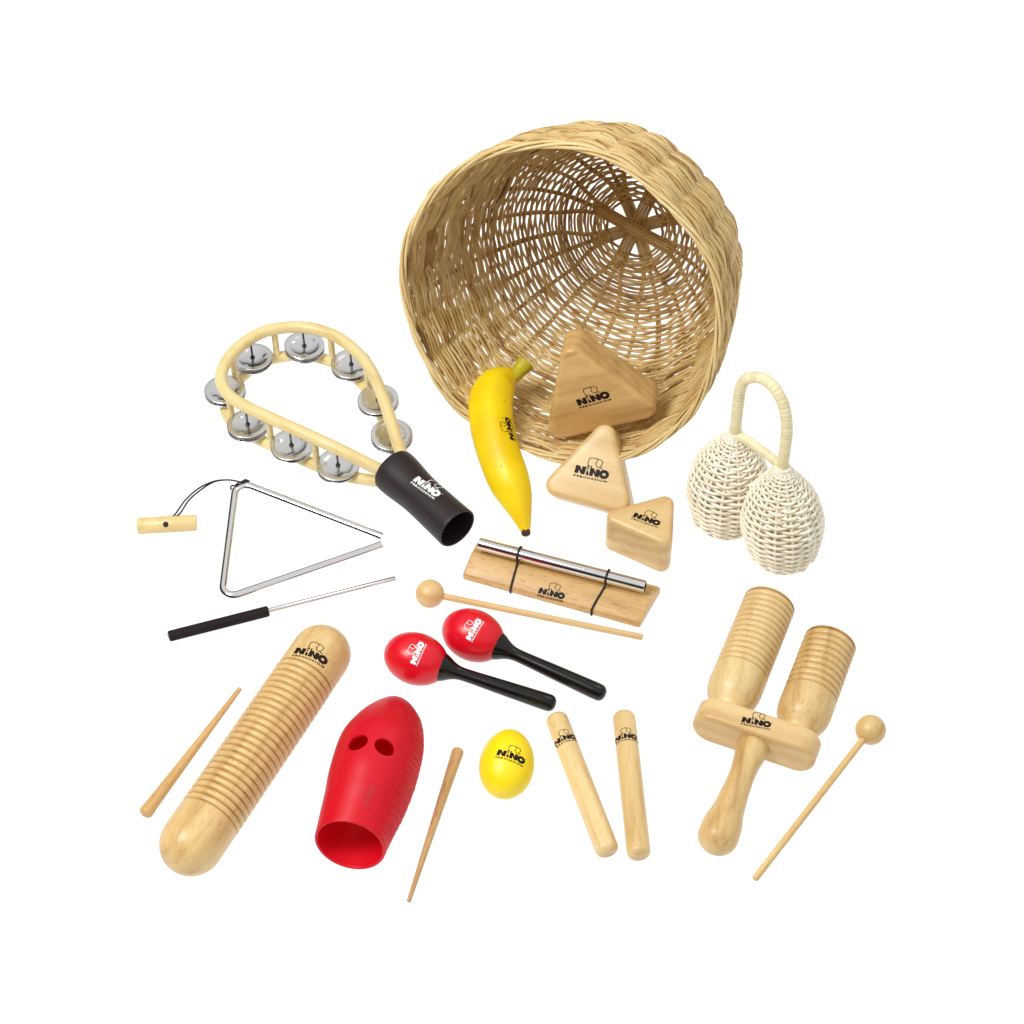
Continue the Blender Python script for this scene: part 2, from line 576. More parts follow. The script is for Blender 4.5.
def print_mark(root, obs, pl, pr, mat, width=None, name='printed_logo', lift=0.0002, parent=None):
    """lays the mark on the surface of obs, its baseline seen from photo point pl to pr"""
    tree = world_bvh(obs)
    hl = tree.ray_cast(CAM, ray(*pl).normalized())
    hr = tree.ray_cast(CAM, ray(*pr).normalized())
    pc = ((pl[0] + pr[0]) / 2, (pl[1] + pr[1]) / 2)
    hc = tree.ray_cast(CAM, ray(*pc).normalized())
    if hc[0] is None:
        print('MARK MISSED', root.name, pl, pr); return None
    c, n = hc[0], hc[1].normalized()
    if n.dot(CAM - c) < 0:
        n = -n
    if hl[0] is not None and hr[0] is not None:
        u = hr[0] - hl[0]
    else:
        z = c.z
        u = P(*pr, z) - P(*pl, z)
    u -= n * u.dot(n)
    W = width or u.length
    u.normalize()
    v = n.cross(u)
    bm = bmesh.new()
    vs = []
    for co in LOGO[0]:
        q = c + u * ((co.x - 0.5) * W) + v * (co.y * W)
        h = tree.ray_cast(q + n * 0.03, -n, 0.08)
        if h[0] is None or h[1].dot(n) < 0.12:
            vs.append(None)
        else:
            vs.append(bm.verts.new(h[0] + h[1] * lift))
    for f in LOGO[1]:
        q = [vs[i] for i in f]
        if None in q:
            continue
        if max((q[i].co - q[(i + 1) % 3].co).length for i in range(3)) > 0.12 * W:
            continue
        try:
            bm.faces.new(q)
        except ValueError:
            pass
    bm.normal_update()
    bm.transform(root.matrix_world.inverted())
    me = bpy.data.meshes.new(name)
    for f in bm.faces:
        f.smooth = True
    nl = root.matrix_world.to_3x3().inverted() @ n
    fl = [f for f in bm.faces if f.normal.dot(nl) < 0]
    if fl:
        bmesh.ops.reverse_faces(bm, faces=fl)
    bm.to_mesh(me); bm.free()
    me.materials.append(mat)
    o = bpy.data.objects.new(name, me)
    COL.objects.link(o)
    o.parent = parent or root
    return o


# ------------------------------------------------------------------ floor
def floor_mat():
    m, nt, b = new_mat('white_glow_floor')
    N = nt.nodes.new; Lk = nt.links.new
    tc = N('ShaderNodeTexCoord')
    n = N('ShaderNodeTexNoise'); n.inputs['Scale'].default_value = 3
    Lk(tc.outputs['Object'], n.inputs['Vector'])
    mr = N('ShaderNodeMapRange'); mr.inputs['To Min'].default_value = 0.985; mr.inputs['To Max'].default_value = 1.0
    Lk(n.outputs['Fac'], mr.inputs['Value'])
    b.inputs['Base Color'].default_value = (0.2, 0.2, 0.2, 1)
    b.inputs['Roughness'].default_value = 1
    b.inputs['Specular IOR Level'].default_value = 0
    b.inputs['Emission Color'].default_value = (1, 1, 1, 1)  # glow added to keep the floor white and drown the contact shadows
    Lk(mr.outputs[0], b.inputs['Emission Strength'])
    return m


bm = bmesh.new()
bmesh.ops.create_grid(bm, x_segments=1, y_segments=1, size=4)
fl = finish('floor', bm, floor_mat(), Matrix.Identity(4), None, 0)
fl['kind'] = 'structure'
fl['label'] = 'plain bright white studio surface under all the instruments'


# ------------------------------------------------------------------ basket
def build_basket():
    R = 0.1605
    H = 0.255
    c = P(556.9, 308.0, 0.1866)
    a = Vector((0.346, 0.860, -0.346)).normalized()
    x = Vector((0, 0, 1)).cross(a).normalized()
    y = a.cross(x)
    M = axes(x, y, a, Vector((c.x, c.y, 0)))
    root = thing('wicker_basket', 'large round woven wicker basket tipped on its side with its open mouth facing the viewer', 'basket', M)
    # profile (depth from the rim, radius), from the base centre out to the rim
    pr = smooth_prof([(H, 0.0), (H - 0.001, 0.03), (H - 0.006, 0.058), (H - 0.018, 0.086), (H - 0.045, 0.112), (H - 0.090, 0.135), (H - 0.150, 0.150), (H - 0.205, 0.157), (0.0, R)], 24)
    # by arc length
    ls = [0.0]
    for p, q in zip(pr[:-1], pr[1:]):
        ls.append(ls[-1] + sqrt((p[0] - q[0]) ** 2 + (p[1] - q[1]) ** 2))
    LT = ls[-1]

    def at(l):
        l = max(0.0, min(LT + 0.02, l))
        for i in range(len(ls) - 1):
            if l <= ls[i + 1] or i == len(ls) - 2:
                t = (l - ls[i]) / (ls[i + 1] - ls[i])
                s = pr[i][0] + (pr[i + 1][0] - pr[i][0]) * t
                r = pr[i][1] + (pr[i + 1][1] - pr[i][1]) * t
                ds, dr = pr[i + 1][0] - pr[i][0], pr[i + 1][1] - pr[i][1]
                k = sqrt(ds * ds + dr * dr)
                return s, r, (ds / k, dr / k)

    # table for speed
    TN = 700
    TAB = [at((LT + 0.02) * i / TN) for i in range(TN + 1)]

    def surf(l, th, off):
        s, r, (ds, dr) = TAB[max(0, min(TN, int(round(l / (LT + 0.02) * TN))))]
        # outward normal of the profile: (-dr, ds) flipped so that it points away from the axis
        ns, nr = dr, -ds
        wob = 1 + (0.014 * sin(2 * th + 0.6) + 0.010 * sin(3 * th + 1.9) + 0.008 * sin(5 * th + 0.4) + 0.007 * sin(7 * th + 2.0)) * min(1.0, r / 0.1)
        rr = (r + nr * off) * wob
        ss = s + ns * off + 0.004 * sin(2 * th + 1.0) * (1 - s / H)
        return c + a * ss + (x * cos(th) + y * sin(th)) * rr

    NS = 24
    amp0 = 0.0029
    rnd = random.Random(11)
    bm = bmesh.new()
    lay = bm.verts.layers.float.new('tone')
    l = 0.031
    row = 0
    while l < LT - 0.004:
        f = l / LT
        near = max(0.0, (f - 0.45) / 0.55)
        step = (0.0037 - 0.0004 * min(1, f * 3)) - 0.0004 * near
        rad = 0.00152 + 0.00003 * near
        amp = amp0 * min(1.0, 0.55 + f * 1.1)
        phase = row % 2
        # each row is made of two or three rods, their ends tucked past one another
        k = 1 if l < 0.05 else rnd.choice((2, 3, 3, 4))
        start = rnd.uniform(0, 2 * pi)
        for q in range(k):
            span = 2 * pi / k * (1.0 if k == 1 else rnd.uniform(1.02, 1.10))
            t0 = start + q * 2 * pi / k
            n = max(24, int(span / (2 * pi) * (NS * 6)))
            jl = rnd.uniform(-0.0006, 0.0006)
            drift = rnd.uniform(-0.0028, 0.0028) * min(1, f * 1.5)
            tone = min(0.98, max(0.02, rnd.gauss(0.47, 0.15)))
            rr = rad * rnd.uniform(0.78, 1.22)
            seed = rnd.uniform(0, 50)
            path = []
            rads = []
            for i in range(n + 1):
                t = i / n
                th = t0 + span * t
                w = cos(NS / 2 * th + pi * phase)
                w = math.copysign(abs(w) ** 0.8, w)
                nz = noise.noise(Vector((th * 2.6, row * 0.22, 3.3))) + 0.5 * noise.noise(Vector((th * 4.0, row * 0.5, seed)))
                nz2 = noise.noise(Vector((th * 6.0, seed, row * 0.7)))
                # strands bunch up between the stakes
                bunch = 0.0009 * near * sin(NS * th + row)
                ll = l + jl + drift * (t - 0.5) * 2 + 0.0021 * nz * min(1, f * 2) + bunch
                off = amp * w * (1 + 0.5 * nz2) + 0.0012 * nz2
                if k > 1:
                    e = min(t, 1 - t) * span
                    if e < 0.10:
                        off += (0.10 - e) * 0.018 * (1 if q % 2 else -1)
                path.append(surf(ll, th, off))
                taper = 1.0 if k == 1 else min(1.0, 0.55 + min(t, 1 - t) * 14)
                rads.append(rr * taper)
            tube(path, rads, 6, closed=False, bm=bm, layer=lay, tone=tone)
        l += step
        row += 1
    wall = part(root, 'woven_wall', bm, M_basket, 0)
    # rim: a few rods running slantwise around the edge
    bm = bmesh.new()
    lay = bm.verts.layers.float.new('tone')
    for q in range(4):
        path = []
        tw = 7
        for i in range(240):
            th = 2 * pi * i / 240
            ph = tw * th + q * 2 * pi / 4
            nz = noise.noise(Vector((cos(th) * 2.5, sin(th) * 2.5, q * 5.1)))
            path.append(surf(LT - 0.0030 + 0.0030 * cos(ph) + nz * 0.0022, th, 0.0026 * sin(ph) + nz * 0.0008))
        tube(path, 0.0016, 6, closed=True, bm=bm, layer=lay, tone=rnd.uniform(0.45, 0.85))
    part(root, 'rim', bm, M_basket, 0)
    # stakes: pairs of rods running from the base to the rim
    bm = bmesh.new()
    lay = bm.verts.layers.float.new('tone')
    arms = 8
    for k in range(NS):
        th_end = 2 * pi * k / NS
        arm = (k // 3)
        th_arm = 2 * pi * (arm * 3 + 1) / NS
        for d in (-0.6, 0.6):
            path = []
            n = 46
            for i in range(n + 1):
                l = 0.034 + (LT - 0.036) * i / n
                s, r, _ = TAB[int(l / (LT + 0.02) * TN)]
                mix = min(1.0, max(0.0, (l - 0.036) / 0.05))
                mix = mix * mix * (3 - 2 * mix)
                side = (k - (arm * 3 + 1)) * 0.0055 + d * 0.0015
                th0 = th_arm + side / max(r, 0.02)
                th1 = th_end + d * 0.0017 / max(r, 0.02)
                th = th0 * (1 - mix) + th1 * mix
                path.append(surf(l, th + 0.010 * noise.noise(Vector((l * 30, k, d))), 0.0))
            tube(path, 0.0015, 6, bm=bm, layer=lay, tone=rnd.uniform(0.25, 0.55))
    part(root, 'stakes', bm, M_basket, 0)
    # base cross: four flat bundles of rods laid over one another
    bm = bmesh.new()
    lay = bm.verts.layers.float.new('tone')
    for b in range(4):
        th = 2 * pi * (1.0 / NS) + b * pi / 4
        dr = x * cos(th) + y * sin(th)
        pe = -x * sin(th) + y * cos(th)
        order = [0.0055, -0.0055, 0.0018, -0.0018][b]
        for q in range(4):
            o = (q - 1.5) * 0.0036
            path = []
            for i in range(17):
                t = -1 + 2 * i / 16
                rr = t * 0.050
                lift = -order * (1 - t * t) * 1.0
                s, r, _ = TAB[int(abs(rr) / (LT + 0.02) * TN)]
                path.append(c + a * (s + lift * 0.75 - 0.0005) + dr * rr + pe * (o * (1 + 0.12 * t * t)))
            tube(path, 0.0018, 8, bm=bm, layer=lay, tone=rnd.uniform(0.3, 0.7))
    part(root, 'base_cross', bm, M_basket, 0)
    # a stray rod end poking out at the back, as woven baskets have
    mz = 9
    for o in root.children:
        for v in o.data.vertices:
            w = root.matrix_world @ v.co
            mz = min(mz, w.z)
    print('BASKET MINZ', mz)
    return root


build_basket()


# ------------------------------------------------------------------ triangular shakers
def prism(tri, N, T, R, e=0.0055):
    """rounded triangular block: tri = three sharp corners of the front face, N = its normal, R = corner radius"""
    A, B, C = tri
    cen = (A + B + C) / 3
    # inner centres of the corner arcs
    cs = []
    for i in range(3):
        p, q, r = tri[i], tri[(i + 1) % 3], tri[(i + 2) % 3]
        u = (q - p).normalized(); v = (r - p).normalized()
        bis = (u + v).normalized()
        half = math.acos(max(-1, min(1, u.dot(v)))) / 2
        cs.append(p + bis * (R / sin(half)))
    # outward directions at each corner from the edge before to the edge after
    X = (tri[1] - tri[0]).normalized()
    Y = N.cross(X)
    # ring function
    out = []
    for i in range(3):
        p, q, r = tri[i], tri[(i + 1) % 3], tri[(i + 2) % 3]
        n1 = (q - p).normalized().cross(N)      # outward of edge p->q (either sign, fixed below)
        if n1.dot(cen - p) > 0: n1 = -n1
        n0 = (p - r).normalized().cross(N)
        if n0.dot(cen - p) > 0: n0 = -n0
        out.append((cs[i], n0, n1))

    def ring(bm, rad, h):
        vs = []
        for ci, n0, n1 in out:
            ang = n0.angle(n1)
            K = 10
            for k in range(K + 1):
                t = k / K
                d = (n0 * sin((1 - t) * ang) + n1 * sin(t * ang)) / sin(ang)
                vs.append(bm.verts.new(ci + d * rad + N * h))
        return vs

    bm = bmesh.new()
    rings = []
    K = 5
    for k in range(K + 1):
        a = pi / 2 * k / K
        rings.append(ring(bm, R - e + e * sin(a), -e + e * cos(a)))
    for k in range(1, 5):
        rings.append(ring(bm, R, -e - (T - 2 * e) * k / 5))
    for k in range(K + 1):
        a = pi / 2 * (1 - k / K)
        rings.append(ring(bm, R - e + e * sin(a), -T + e - e * cos(a)))
    for r0, r1 in zip(rings[:-1], rings[1:]):
        bridge(bm, r0, r1)
    bm.faces.new(rings[0]); bm.faces.new(rings[-1][::-1])
    return bm


def posed_tri(L, hr, yaw, lean, roll, x, y, z):
    cy, sy = cos(yaw), sin(yaw)
    X = Vector((cy, sy, 0)); back = Vector((-sy, cy, 0)); Z = Vector((0, 0, 1))
    Y = Z * cos(lean) + back * sin(lean)
    N = -back * cos(lean) + Z * sin(lean)
    X2 = X * cos(roll) + Y * sin(roll)
    Y2 = -X * sin(roll) + Y * cos(roll)
    o = Vector((x, y, z)); h = L * hr
    return [o + Y2 * (2 * h / 3), o - X2 * (L / 2) - Y2 * (h / 3), o + X2 * (L / 2) - Y2 * (h / 3)], X2, Y2, N


G_tri = 'triangular wooden shakers'


def shaker(label, tri, X, Y, N, T, R, mat, mark):
    cen = sum(tri, Vector()) / 3 - N * (T / 2)
    low = min((p - N * t).z for p in tri for t in (0, T))
    M = axes(X, Y, N, Vector((cen.x, cen.y, max(0.0, low))))
    root = thing('triangle_shaker', label, 'shaker', M, G_tri)
    o = part(root, 'wooden_block', prism(tri, N, T, R), mat, 50)
    print_mark(root, [o], mark[0], mark[1], M_ink)
    return root


tri, X, Y, N = posed_tri(0.1325, 0.866, -0.1346, 0.13794, 0.41416, 0.0785, 0.0670, 0.0895)
shaker('largest triangular wooden shaker, standing inside the mouth of the wicker basket', tri, X, Y, N, 0.040, 0.0125, M_block, ((578.4, 405.9), (610.8, 397)))
tri, X, Y, N = posed_tri(0.1030, 0.93, radians(-20.5), radians(54.0), 0, 0.0795, 0.0100, 0.0470)
shaker('middle sized triangular wooden shaker leaning back against the lower basket rim', tri, X, Y, N, 0.037, 0.0120, M_blocklight, ((574.1, 472.4), (608, 479.5)))
st = [P(*p, 0.048) for p in ((672.5, 547.0), (674.8, 490.5), (594.5, 513.0))]
sx = (st[1] - st[2]).normalized()
shaker('smallest triangular wooden shaker lying flat on the white floor', [st[1], st[2], st[0]], sx, Vector((0, 0, 1)).cross(sx), Vector((0, 0, 1)), 0.048, 0.0090, M_blocklight, ((632.3, 516.8), (658.8, 526.2)))


# ------------------------------------------------------------------ banana shaker
def build_banana():
    Z = lambda a, b: (450 + a / 3.9375, 320 + b / 3.9375)
    cl = [((232, 218), 0.060, 42), ((190, 254), 0.059, 74), ((163, 315), 0.0565, 86), ((161, 390), 0.053, 86), ((172, 460), 0.049, 86), ((196, 545), 0.043, 84),
          ((228, 630), 0.035, 82), ((255, 695), 0.027, 68), ((278, 762), 0.0185, 44), ((294, 818), 0.011, 24), ((298, 834), 0.0095, 18)]
    pts = [P(*Z(*p), z) for p, z, r in cl]
    rs = [mm(*Z(*p), r / 3.9375, z) for p, z, r in cl]
    A, B = pts[0], pts[-1]
    M = frame(A, B)
    root = thing('banana_shaker', 'bright yellow banana shaped shaker resting over the basket rim, brown tip down', 'shaker', M)
    path = smooth_path(pts, 8)
    rr = smooth_prof([(i, r) for i, r in enumerate(rs)], 8)
    rad = [max(0.002, r[1]) for r in rr]
    ridge = lambda t: 1 + 0.036 * cos(5 * t + 0.5) + 0.008 * cos(10 * t + 1)
    # round the shoulder
    first = path[0] + (path[0] - path[1]).normalized() * 0.006
    bm = tube([first] + path, [rad[0] * 0.45] + rad, 40, radial=ridge)
    body = part(root, 'peel', bm, M_banana, 60)
    s0 = P(*Z(212, 236), 0.060); s1 = P(*Z(250, 222), 0.0615); s2 = P(*Z(278, 193), 0.064); s3 = P(*Z(302, 166), 0.068)
    sp = smooth_path([s0, s1, s2, s3], 6)
    n = len(sp)
    bm = tube(sp, [0.0090 - 0.0022 * sin(pi * min(1, i / n * 1.2)) + 0.0006 * i / n for i in range(n)], 14, radial=lambda t: 1 + 0.06 * cos(5 * t))
    part(root, 'stem', bm, M_stem, 50)
    d = (path[-1] - path[-3]).normalized()
    bm = tube([path[-1] - d * 0.0015, path[-1] + d * 0.001, path[-1] + d * 0.0032, path[-1] + d * 0.0042], [rad[-1] * 1.03, rad[-1] * 1.04, rad[-1] * 0.9, rad[-1] * 0.55], 20)
    part(root, 'tip', bm, M_tip, 60)
    print_mark(root, [body], (514.5, 441), (509.0, 418), M_ink)


build_banana()


# ------------------------------------------------------------------ twin rattan rattle
def build_rattle():
    Z = lambda a, b: (660 + a / 4.452, 360 + b / 4.452)
    bases = [P(*Z(290, 706), 0), P(*Z(543, 858), 0)]
    tops = [P(*Z(333, 325), 0.128), P(*Z(547, 478), 0.128)]
    M = frame(bases[0], bases[1])
    root = thing('rattan_rattle', 'pair of cream rattan basket rattles joined by one arched wrapped handle, standing upright', 'rattle', M)
    rnd = random.Random(3)
    prof = smooth_prof([(0.0, 0.0270), (0.012, 0.0315), (0.028, 0.0363), (0.046, 0.0382), (0.064, 0.0366), (0.082, 0.0312), (0.100, 0.0225), (0.114, 0.0135), (0.126, 0.0075)], 12)

    def rad_at(h):
        for p, q in zip(prof[:-1], prof[1:]):
            if h <= q[0]:
                return p[1] + (q[1] - p[1]) * (h - p[0]) / (q[0] - p[0])
        return prof[-1][1]

    for c0, c1 in zip(bases, tops):
        ax = (c1 - c0) / 0.128
        X = Vector((1, 0, 0)); Yv = Vector((0, 1, 0))
        NS = 14
        bm = bmesh.new(); lay = bm.verts.layers.float.new('tone')
        h = 0.0068; row = 0
        while h < 0.124:
            r = rad_at(h)
            amp = 0.0017 * min(1, r / 0.03) * (1.5 if h < 0.02 else 1.0)
            path = []
            for i in range(NS * 6):
                th = 2 * pi * i / (NS * 6)
                w = cos(NS / 2 * th + pi * (row % 2) + 0.4)
                nz = noise.noise(Vector((cos(th) * 2, sin(th) * 2, row * 0.9)))
                droop = -0.0022 * abs(cos(NS / 2 * th + 0.4)) ** 2 if h < 0.012 else 0
                path.append(c0 + ax * (h + 0.0010 * nz + droop) + (X * cos(th) + Yv * sin(th)) * (r + amp * w + 0.0004 * nz))
            tube(path, 0.00150 * (0.75 + 0.25 * min(1, r / 0.03)) * rnd.uniform(0.9, 1.1), 6, closed=True, bm=bm, layer=lay, tone=rnd.uniform(0.35, 0.9))
            h += 0.0039 if h < 0.075 else 0.0034
            row += 1
        bul = part(root, 'woven_bulb', bm, M_rattan, 0)
        bm = bmesh.new(); lay = bm.verts.layers.float.new('tone')
        for k in range(NS):
            th = 2 * pi * k / NS - 0.4 * 2 / NS
            path = []
            for i in range(25):
                hh = 0.002 + 0.124 * i / 24
                path.append(c0 + ax * hh + (X * cos(th) + Yv * sin(th)) * rad_at(hh))
            tube(path, [0.0016 * (0.55 + 0.45 * min(1, rad_at(0.124 * i / 24) / 0.03)) for i in range(25)], 6, bm=bm, layer=lay, tone=rnd.uniform(0.3, 0.7))
        part(root, 'ribs', bm, M_rattan, 0, bul)
        # disc at the bottom
        bm = bmesh.new(); lay = bm.verts.layers.float.new('tone')
        bm2 = lathe(c0, c0 + Vector((0, 0, 0.01)), [(0, 0), (0, 0.0275), (0.0008, 0.0290), (0.0040, 0.0290), (0.0048, 0.0275), (0.0048, 0)], 40, Vector((0, 1, 0)), bm=bm)
        for v in bm2.verts:
            v[lay] = 0.5
        part(root, 'base_disc', bm2, M_gourd, 50)
        # binding where the handle enters
        bm = bmesh.new(); lay = bm.verts.layers.float.new('tone')
        for k in range(5):
            path = [c0 + ax * (0.119 + 0.0024 * k) + (X * cos(2 * pi * i / 24) + Yv * sin(2 * pi * i / 24)) * (0.0088 - 0.0006 * k) for i in range(24)]
            tube(path, 0.0015, 6, closed=True, bm=bm, layer=lay, tone=0.7)
        part(root, 'neck_binding', bm, M_rattan, 0)
    # handle arch: vertical plane through both tops
    a, b = tops[0].copy(), tops[1].copy()
    hz = b - a
    pts = []
    for t, z in ((0.01, -0.008), (0.0, 0.018), (-0.005, 0.040), (0.0, 0.059), (0.07, 0.074), (0.22, 0.084), (0.43, 0.090), (0.66, 0.087), (0.85, 0.074), (0.96, 0.052), (0.985, 0.026), (0.99, -0.008)):
        pts.append(a + hz * t + Vector((0, 0, z)))

    def wrapped(pts, r, nm):
        path = smooth_path(pts, 26)
        # resample evenly
        ls = [0]
        for p, q in zip(path[:-1], path[1:]):
            ls.append(ls[-1] + (q - p).length)
        L = ls[-1]; step = 0.00055
        n = int(L / step); out = []; j = 0
        for i in range(n + 1):
            l = L * i / n
            while j < len(ls) - 2 and ls[j + 1] < l:
                j += 1
            t = (l - ls[j]) / max(1e-9, ls[j + 1] - ls[j])
            out.append(path[j].lerp(path[j + 1], t))
        bm = bmesh.new(); lay = bm.verts.layers.float.new('tone')
        per = 0.0042
        rads = [r * (0.90 + 0.10 * abs(sin(pi * (L * i / n) / per)) ** 0.6) for i in range(n + 1)]
        tube(out, rads, 14, bm=bm, layer=lay, tone=0.6)
        k = 0
        for v in bm.verts:
            i = k // 14
            v[lay] = 0.45 + 0.3 * noise.noise(Vector((int(L * i / n / per) * 3.7, 0.3, 1.1)))
            k += 1
        return part(root, nm, bm, M_wrap, 60)

    wrapped(pts, 0.0056, 'wrapped_handle')
    wrapped([a + Vector((0, 0, -0.001)) + hz * 0.03, a + hz * 0.35 + Vector((0, 0, 0.002)), a + hz * 0.7 + Vector((0, 0, 0.002)), b - hz * 0.02 + Vector((0, 0, 0.0))], 0.0046, 'wrapped_crossbar')


build_rattle()


# ------------------------------------------------------------------ jingle stick (tambourine)
def build_tambourine():
    Z = lambda a, b: (180 + a / 3.2, 300 + b / 3.2)
    cz = 0.0245
    hA, hB = P(393.4, 470, cz), P(456.6, 528, cz)
    M = frame(hA, hB)
    root = thing('jingle_tambourine', 'teardrop shaped cream wood jingle ring with shiny metal discs and a black sleeve handle', 'tambourine', M)
    ring = [(735, 540), (704, 480), (670, 372), (634, 272), (585, 188), (512, 124), (432, 93), (350, 87), (268, 102), (198, 143), (150, 195), (131, 252), (155, 303),
            (215, 343), (300, 383), (400, 428), (500, 474), (632, 540), (676, 560)]
    zs = [0.034, 0.038, 0.044, 0.047] + [0.048] * 12 + [0.046, 0.0325, 0.027]
    top = [P(*Z(*p), z) for p, z in zip(ring, zs)]
    path = smooth_path(top, 10)
    bm = tube(path, 0.0064, 20)
    part(root, 'upper_hoop', bm, M_ash, 60)
    low = []
    for q in path:
        t = max(0.0, (q.z - 0.031) / 0.017)
        low.append(Vector((q.x, q.y, 0.0145 - 0.0083 * min(1, t))))
    bm = tube(low, 0.0061, 20)
    part(root, 'lower_hoop', bm, M_ash, 60)
    low_z = 0.0062

    def near(px, z):
        w = P(*px, z)
        return min(path, key=lambda q: (Vector((q.x, q.y, 0)) - Vector((w.x, w.y, 0))).length)

    # dowels between the hoops
    for p in ((305, 138), (479, 160), (594, 250), (650, 385), (183, 222), (150, 355), (273, 432), (426, 495)):
        q = near(Z(*p), 0.027)
        bm = lathe(Vector((q.x, q.y, 0.004)), Vector((q.x, q.y, q.z)), [(0, 0.0035), (q.z - 0.004, 0.0035)], 14, Vector((0, 1, 0)))
        part(root, 'dowel', bm, M_ash, 60)
    # jingles: pairs of dished discs on a black pin
    prof = smooth_prof([(0.0019, 0.0014), (0.0019, 0.005), (0.0021, 0.0090), (0.0027, 0.0130), (0.0034, 0.0155), (0.0037, 0.0175), (0.0036, 0.0208)], 5)
    prof = prof + [(0.0034, 0.0214), (0.0029, 0.0214), (0.0029, 0.0207)] + [(s - 0.0007, r) for s, r in prof[::-1]][1:]
    rnd = random.Random(5)
    first = None
    for p in ((147, 285), (232, 178), (398, 145), (549, 200), (627, 313), (688, 428), (507, 520), (350, 466), (212, 392)):
        q = near(Z(*p), 0.0235)
        if p[0] == 688: q = near(Z(690, 428), 0.0235)
        bm = lathe(Vector((q.x, q.y, 0.005)), Vector((q.x, q.y, 0.046)), [(0, 0.0011), (q.z - 0.006, 0.0011)], 10, Vector((0, 1, 0)))
        lathe(Vector((q.x, q.y, 0.0208)), Vector((q.x, q.y, 0.03)), [(0, 0.0022), (0.0008, 0.0025), (0.0016, 0.0018), (0.0016, 0)], 12, Vector((0, 1, 0)), bm=bm)
        pin = part(root, 'pin', bm, M_pin, 60)
        for k, (z, flip) in enumerate(((0.0188, 1), (0.0166, -1))):
            tl = Vector((rnd.uniform(-0.06, 0.06), rnd.uniform(-0.06, 0.06), 1)).normalized()
            c0 = Vector((q.x, q.y, z))
            bm = bmesh.new()
            if flip > 0:
                pf = prof
                bm = lathe(c0, c0 + tl * 0.01, pf, 48, Vector((0, 1, 0)))
            else:
                pf = [(-s, r) for s, r in prof]
                bm = lathe(c0 + tl * 0.0028, c0 + tl * 0.0128, pf, 48, Vector((0, 1, 0)))
            # three little punched dimples on the flange
            for v in bm.verts:
                w = v.co - c0
                an = math.atan2(w.y, w.x)
                rr = sqrt(w.x ** 2 + w.y ** 2)
                for j in range(3):
                    a0 = 0.5 + j * 2 * pi / 3 + q.x * 9
                    dd = (rr * cos(an) - 0.0135 * cos(a0)) ** 2 + (rr * sin(an) - 0.0135 * sin(a0)) ** 2
                    v.co += tl * (0.0011 * exp(-dd / (0.0016 ** 2)))
            part(root, 'jingle_disc', bm, M_tin, 0)
    # black sleeve handle
    L = (hB - hA).length
    r0 = mm(420, 500, 24.0, cz); r1 = mm(420, 500, 21.2, cz); r2 = mm(455, 528, 22.4, cz)
    outer = smooth_prof([(0.0, r0 * 0.985), (0.004, r0), (0.014, r0 * 0.985), (L * 0.40, r1), (L * 0.72, r1 * 1.01), (L, r2)], 8)
    prof = [(0.004, 0), (0.0035, r0 * 0.8), (0.0008, r0 * 0.95)] + outer + [(L + 0.0012, r2 - 0.0006), (L + 0.0010, r2 - 0.0018), (L - 0.004, r2 - 0.0024), (L * 0.7, r1 - 0.003), (L * 0.4, r1 - 0.003), (L * 0.4, 0)]
    bm = lathe(hA, hB, prof, 56)
    sl = part(root, 'sleeve_handle', bm, M_grip, 50)
    print_mark(root, [sl], (412.8, 480.4), (436.4, 497.6), M_white)


build_tambourine()


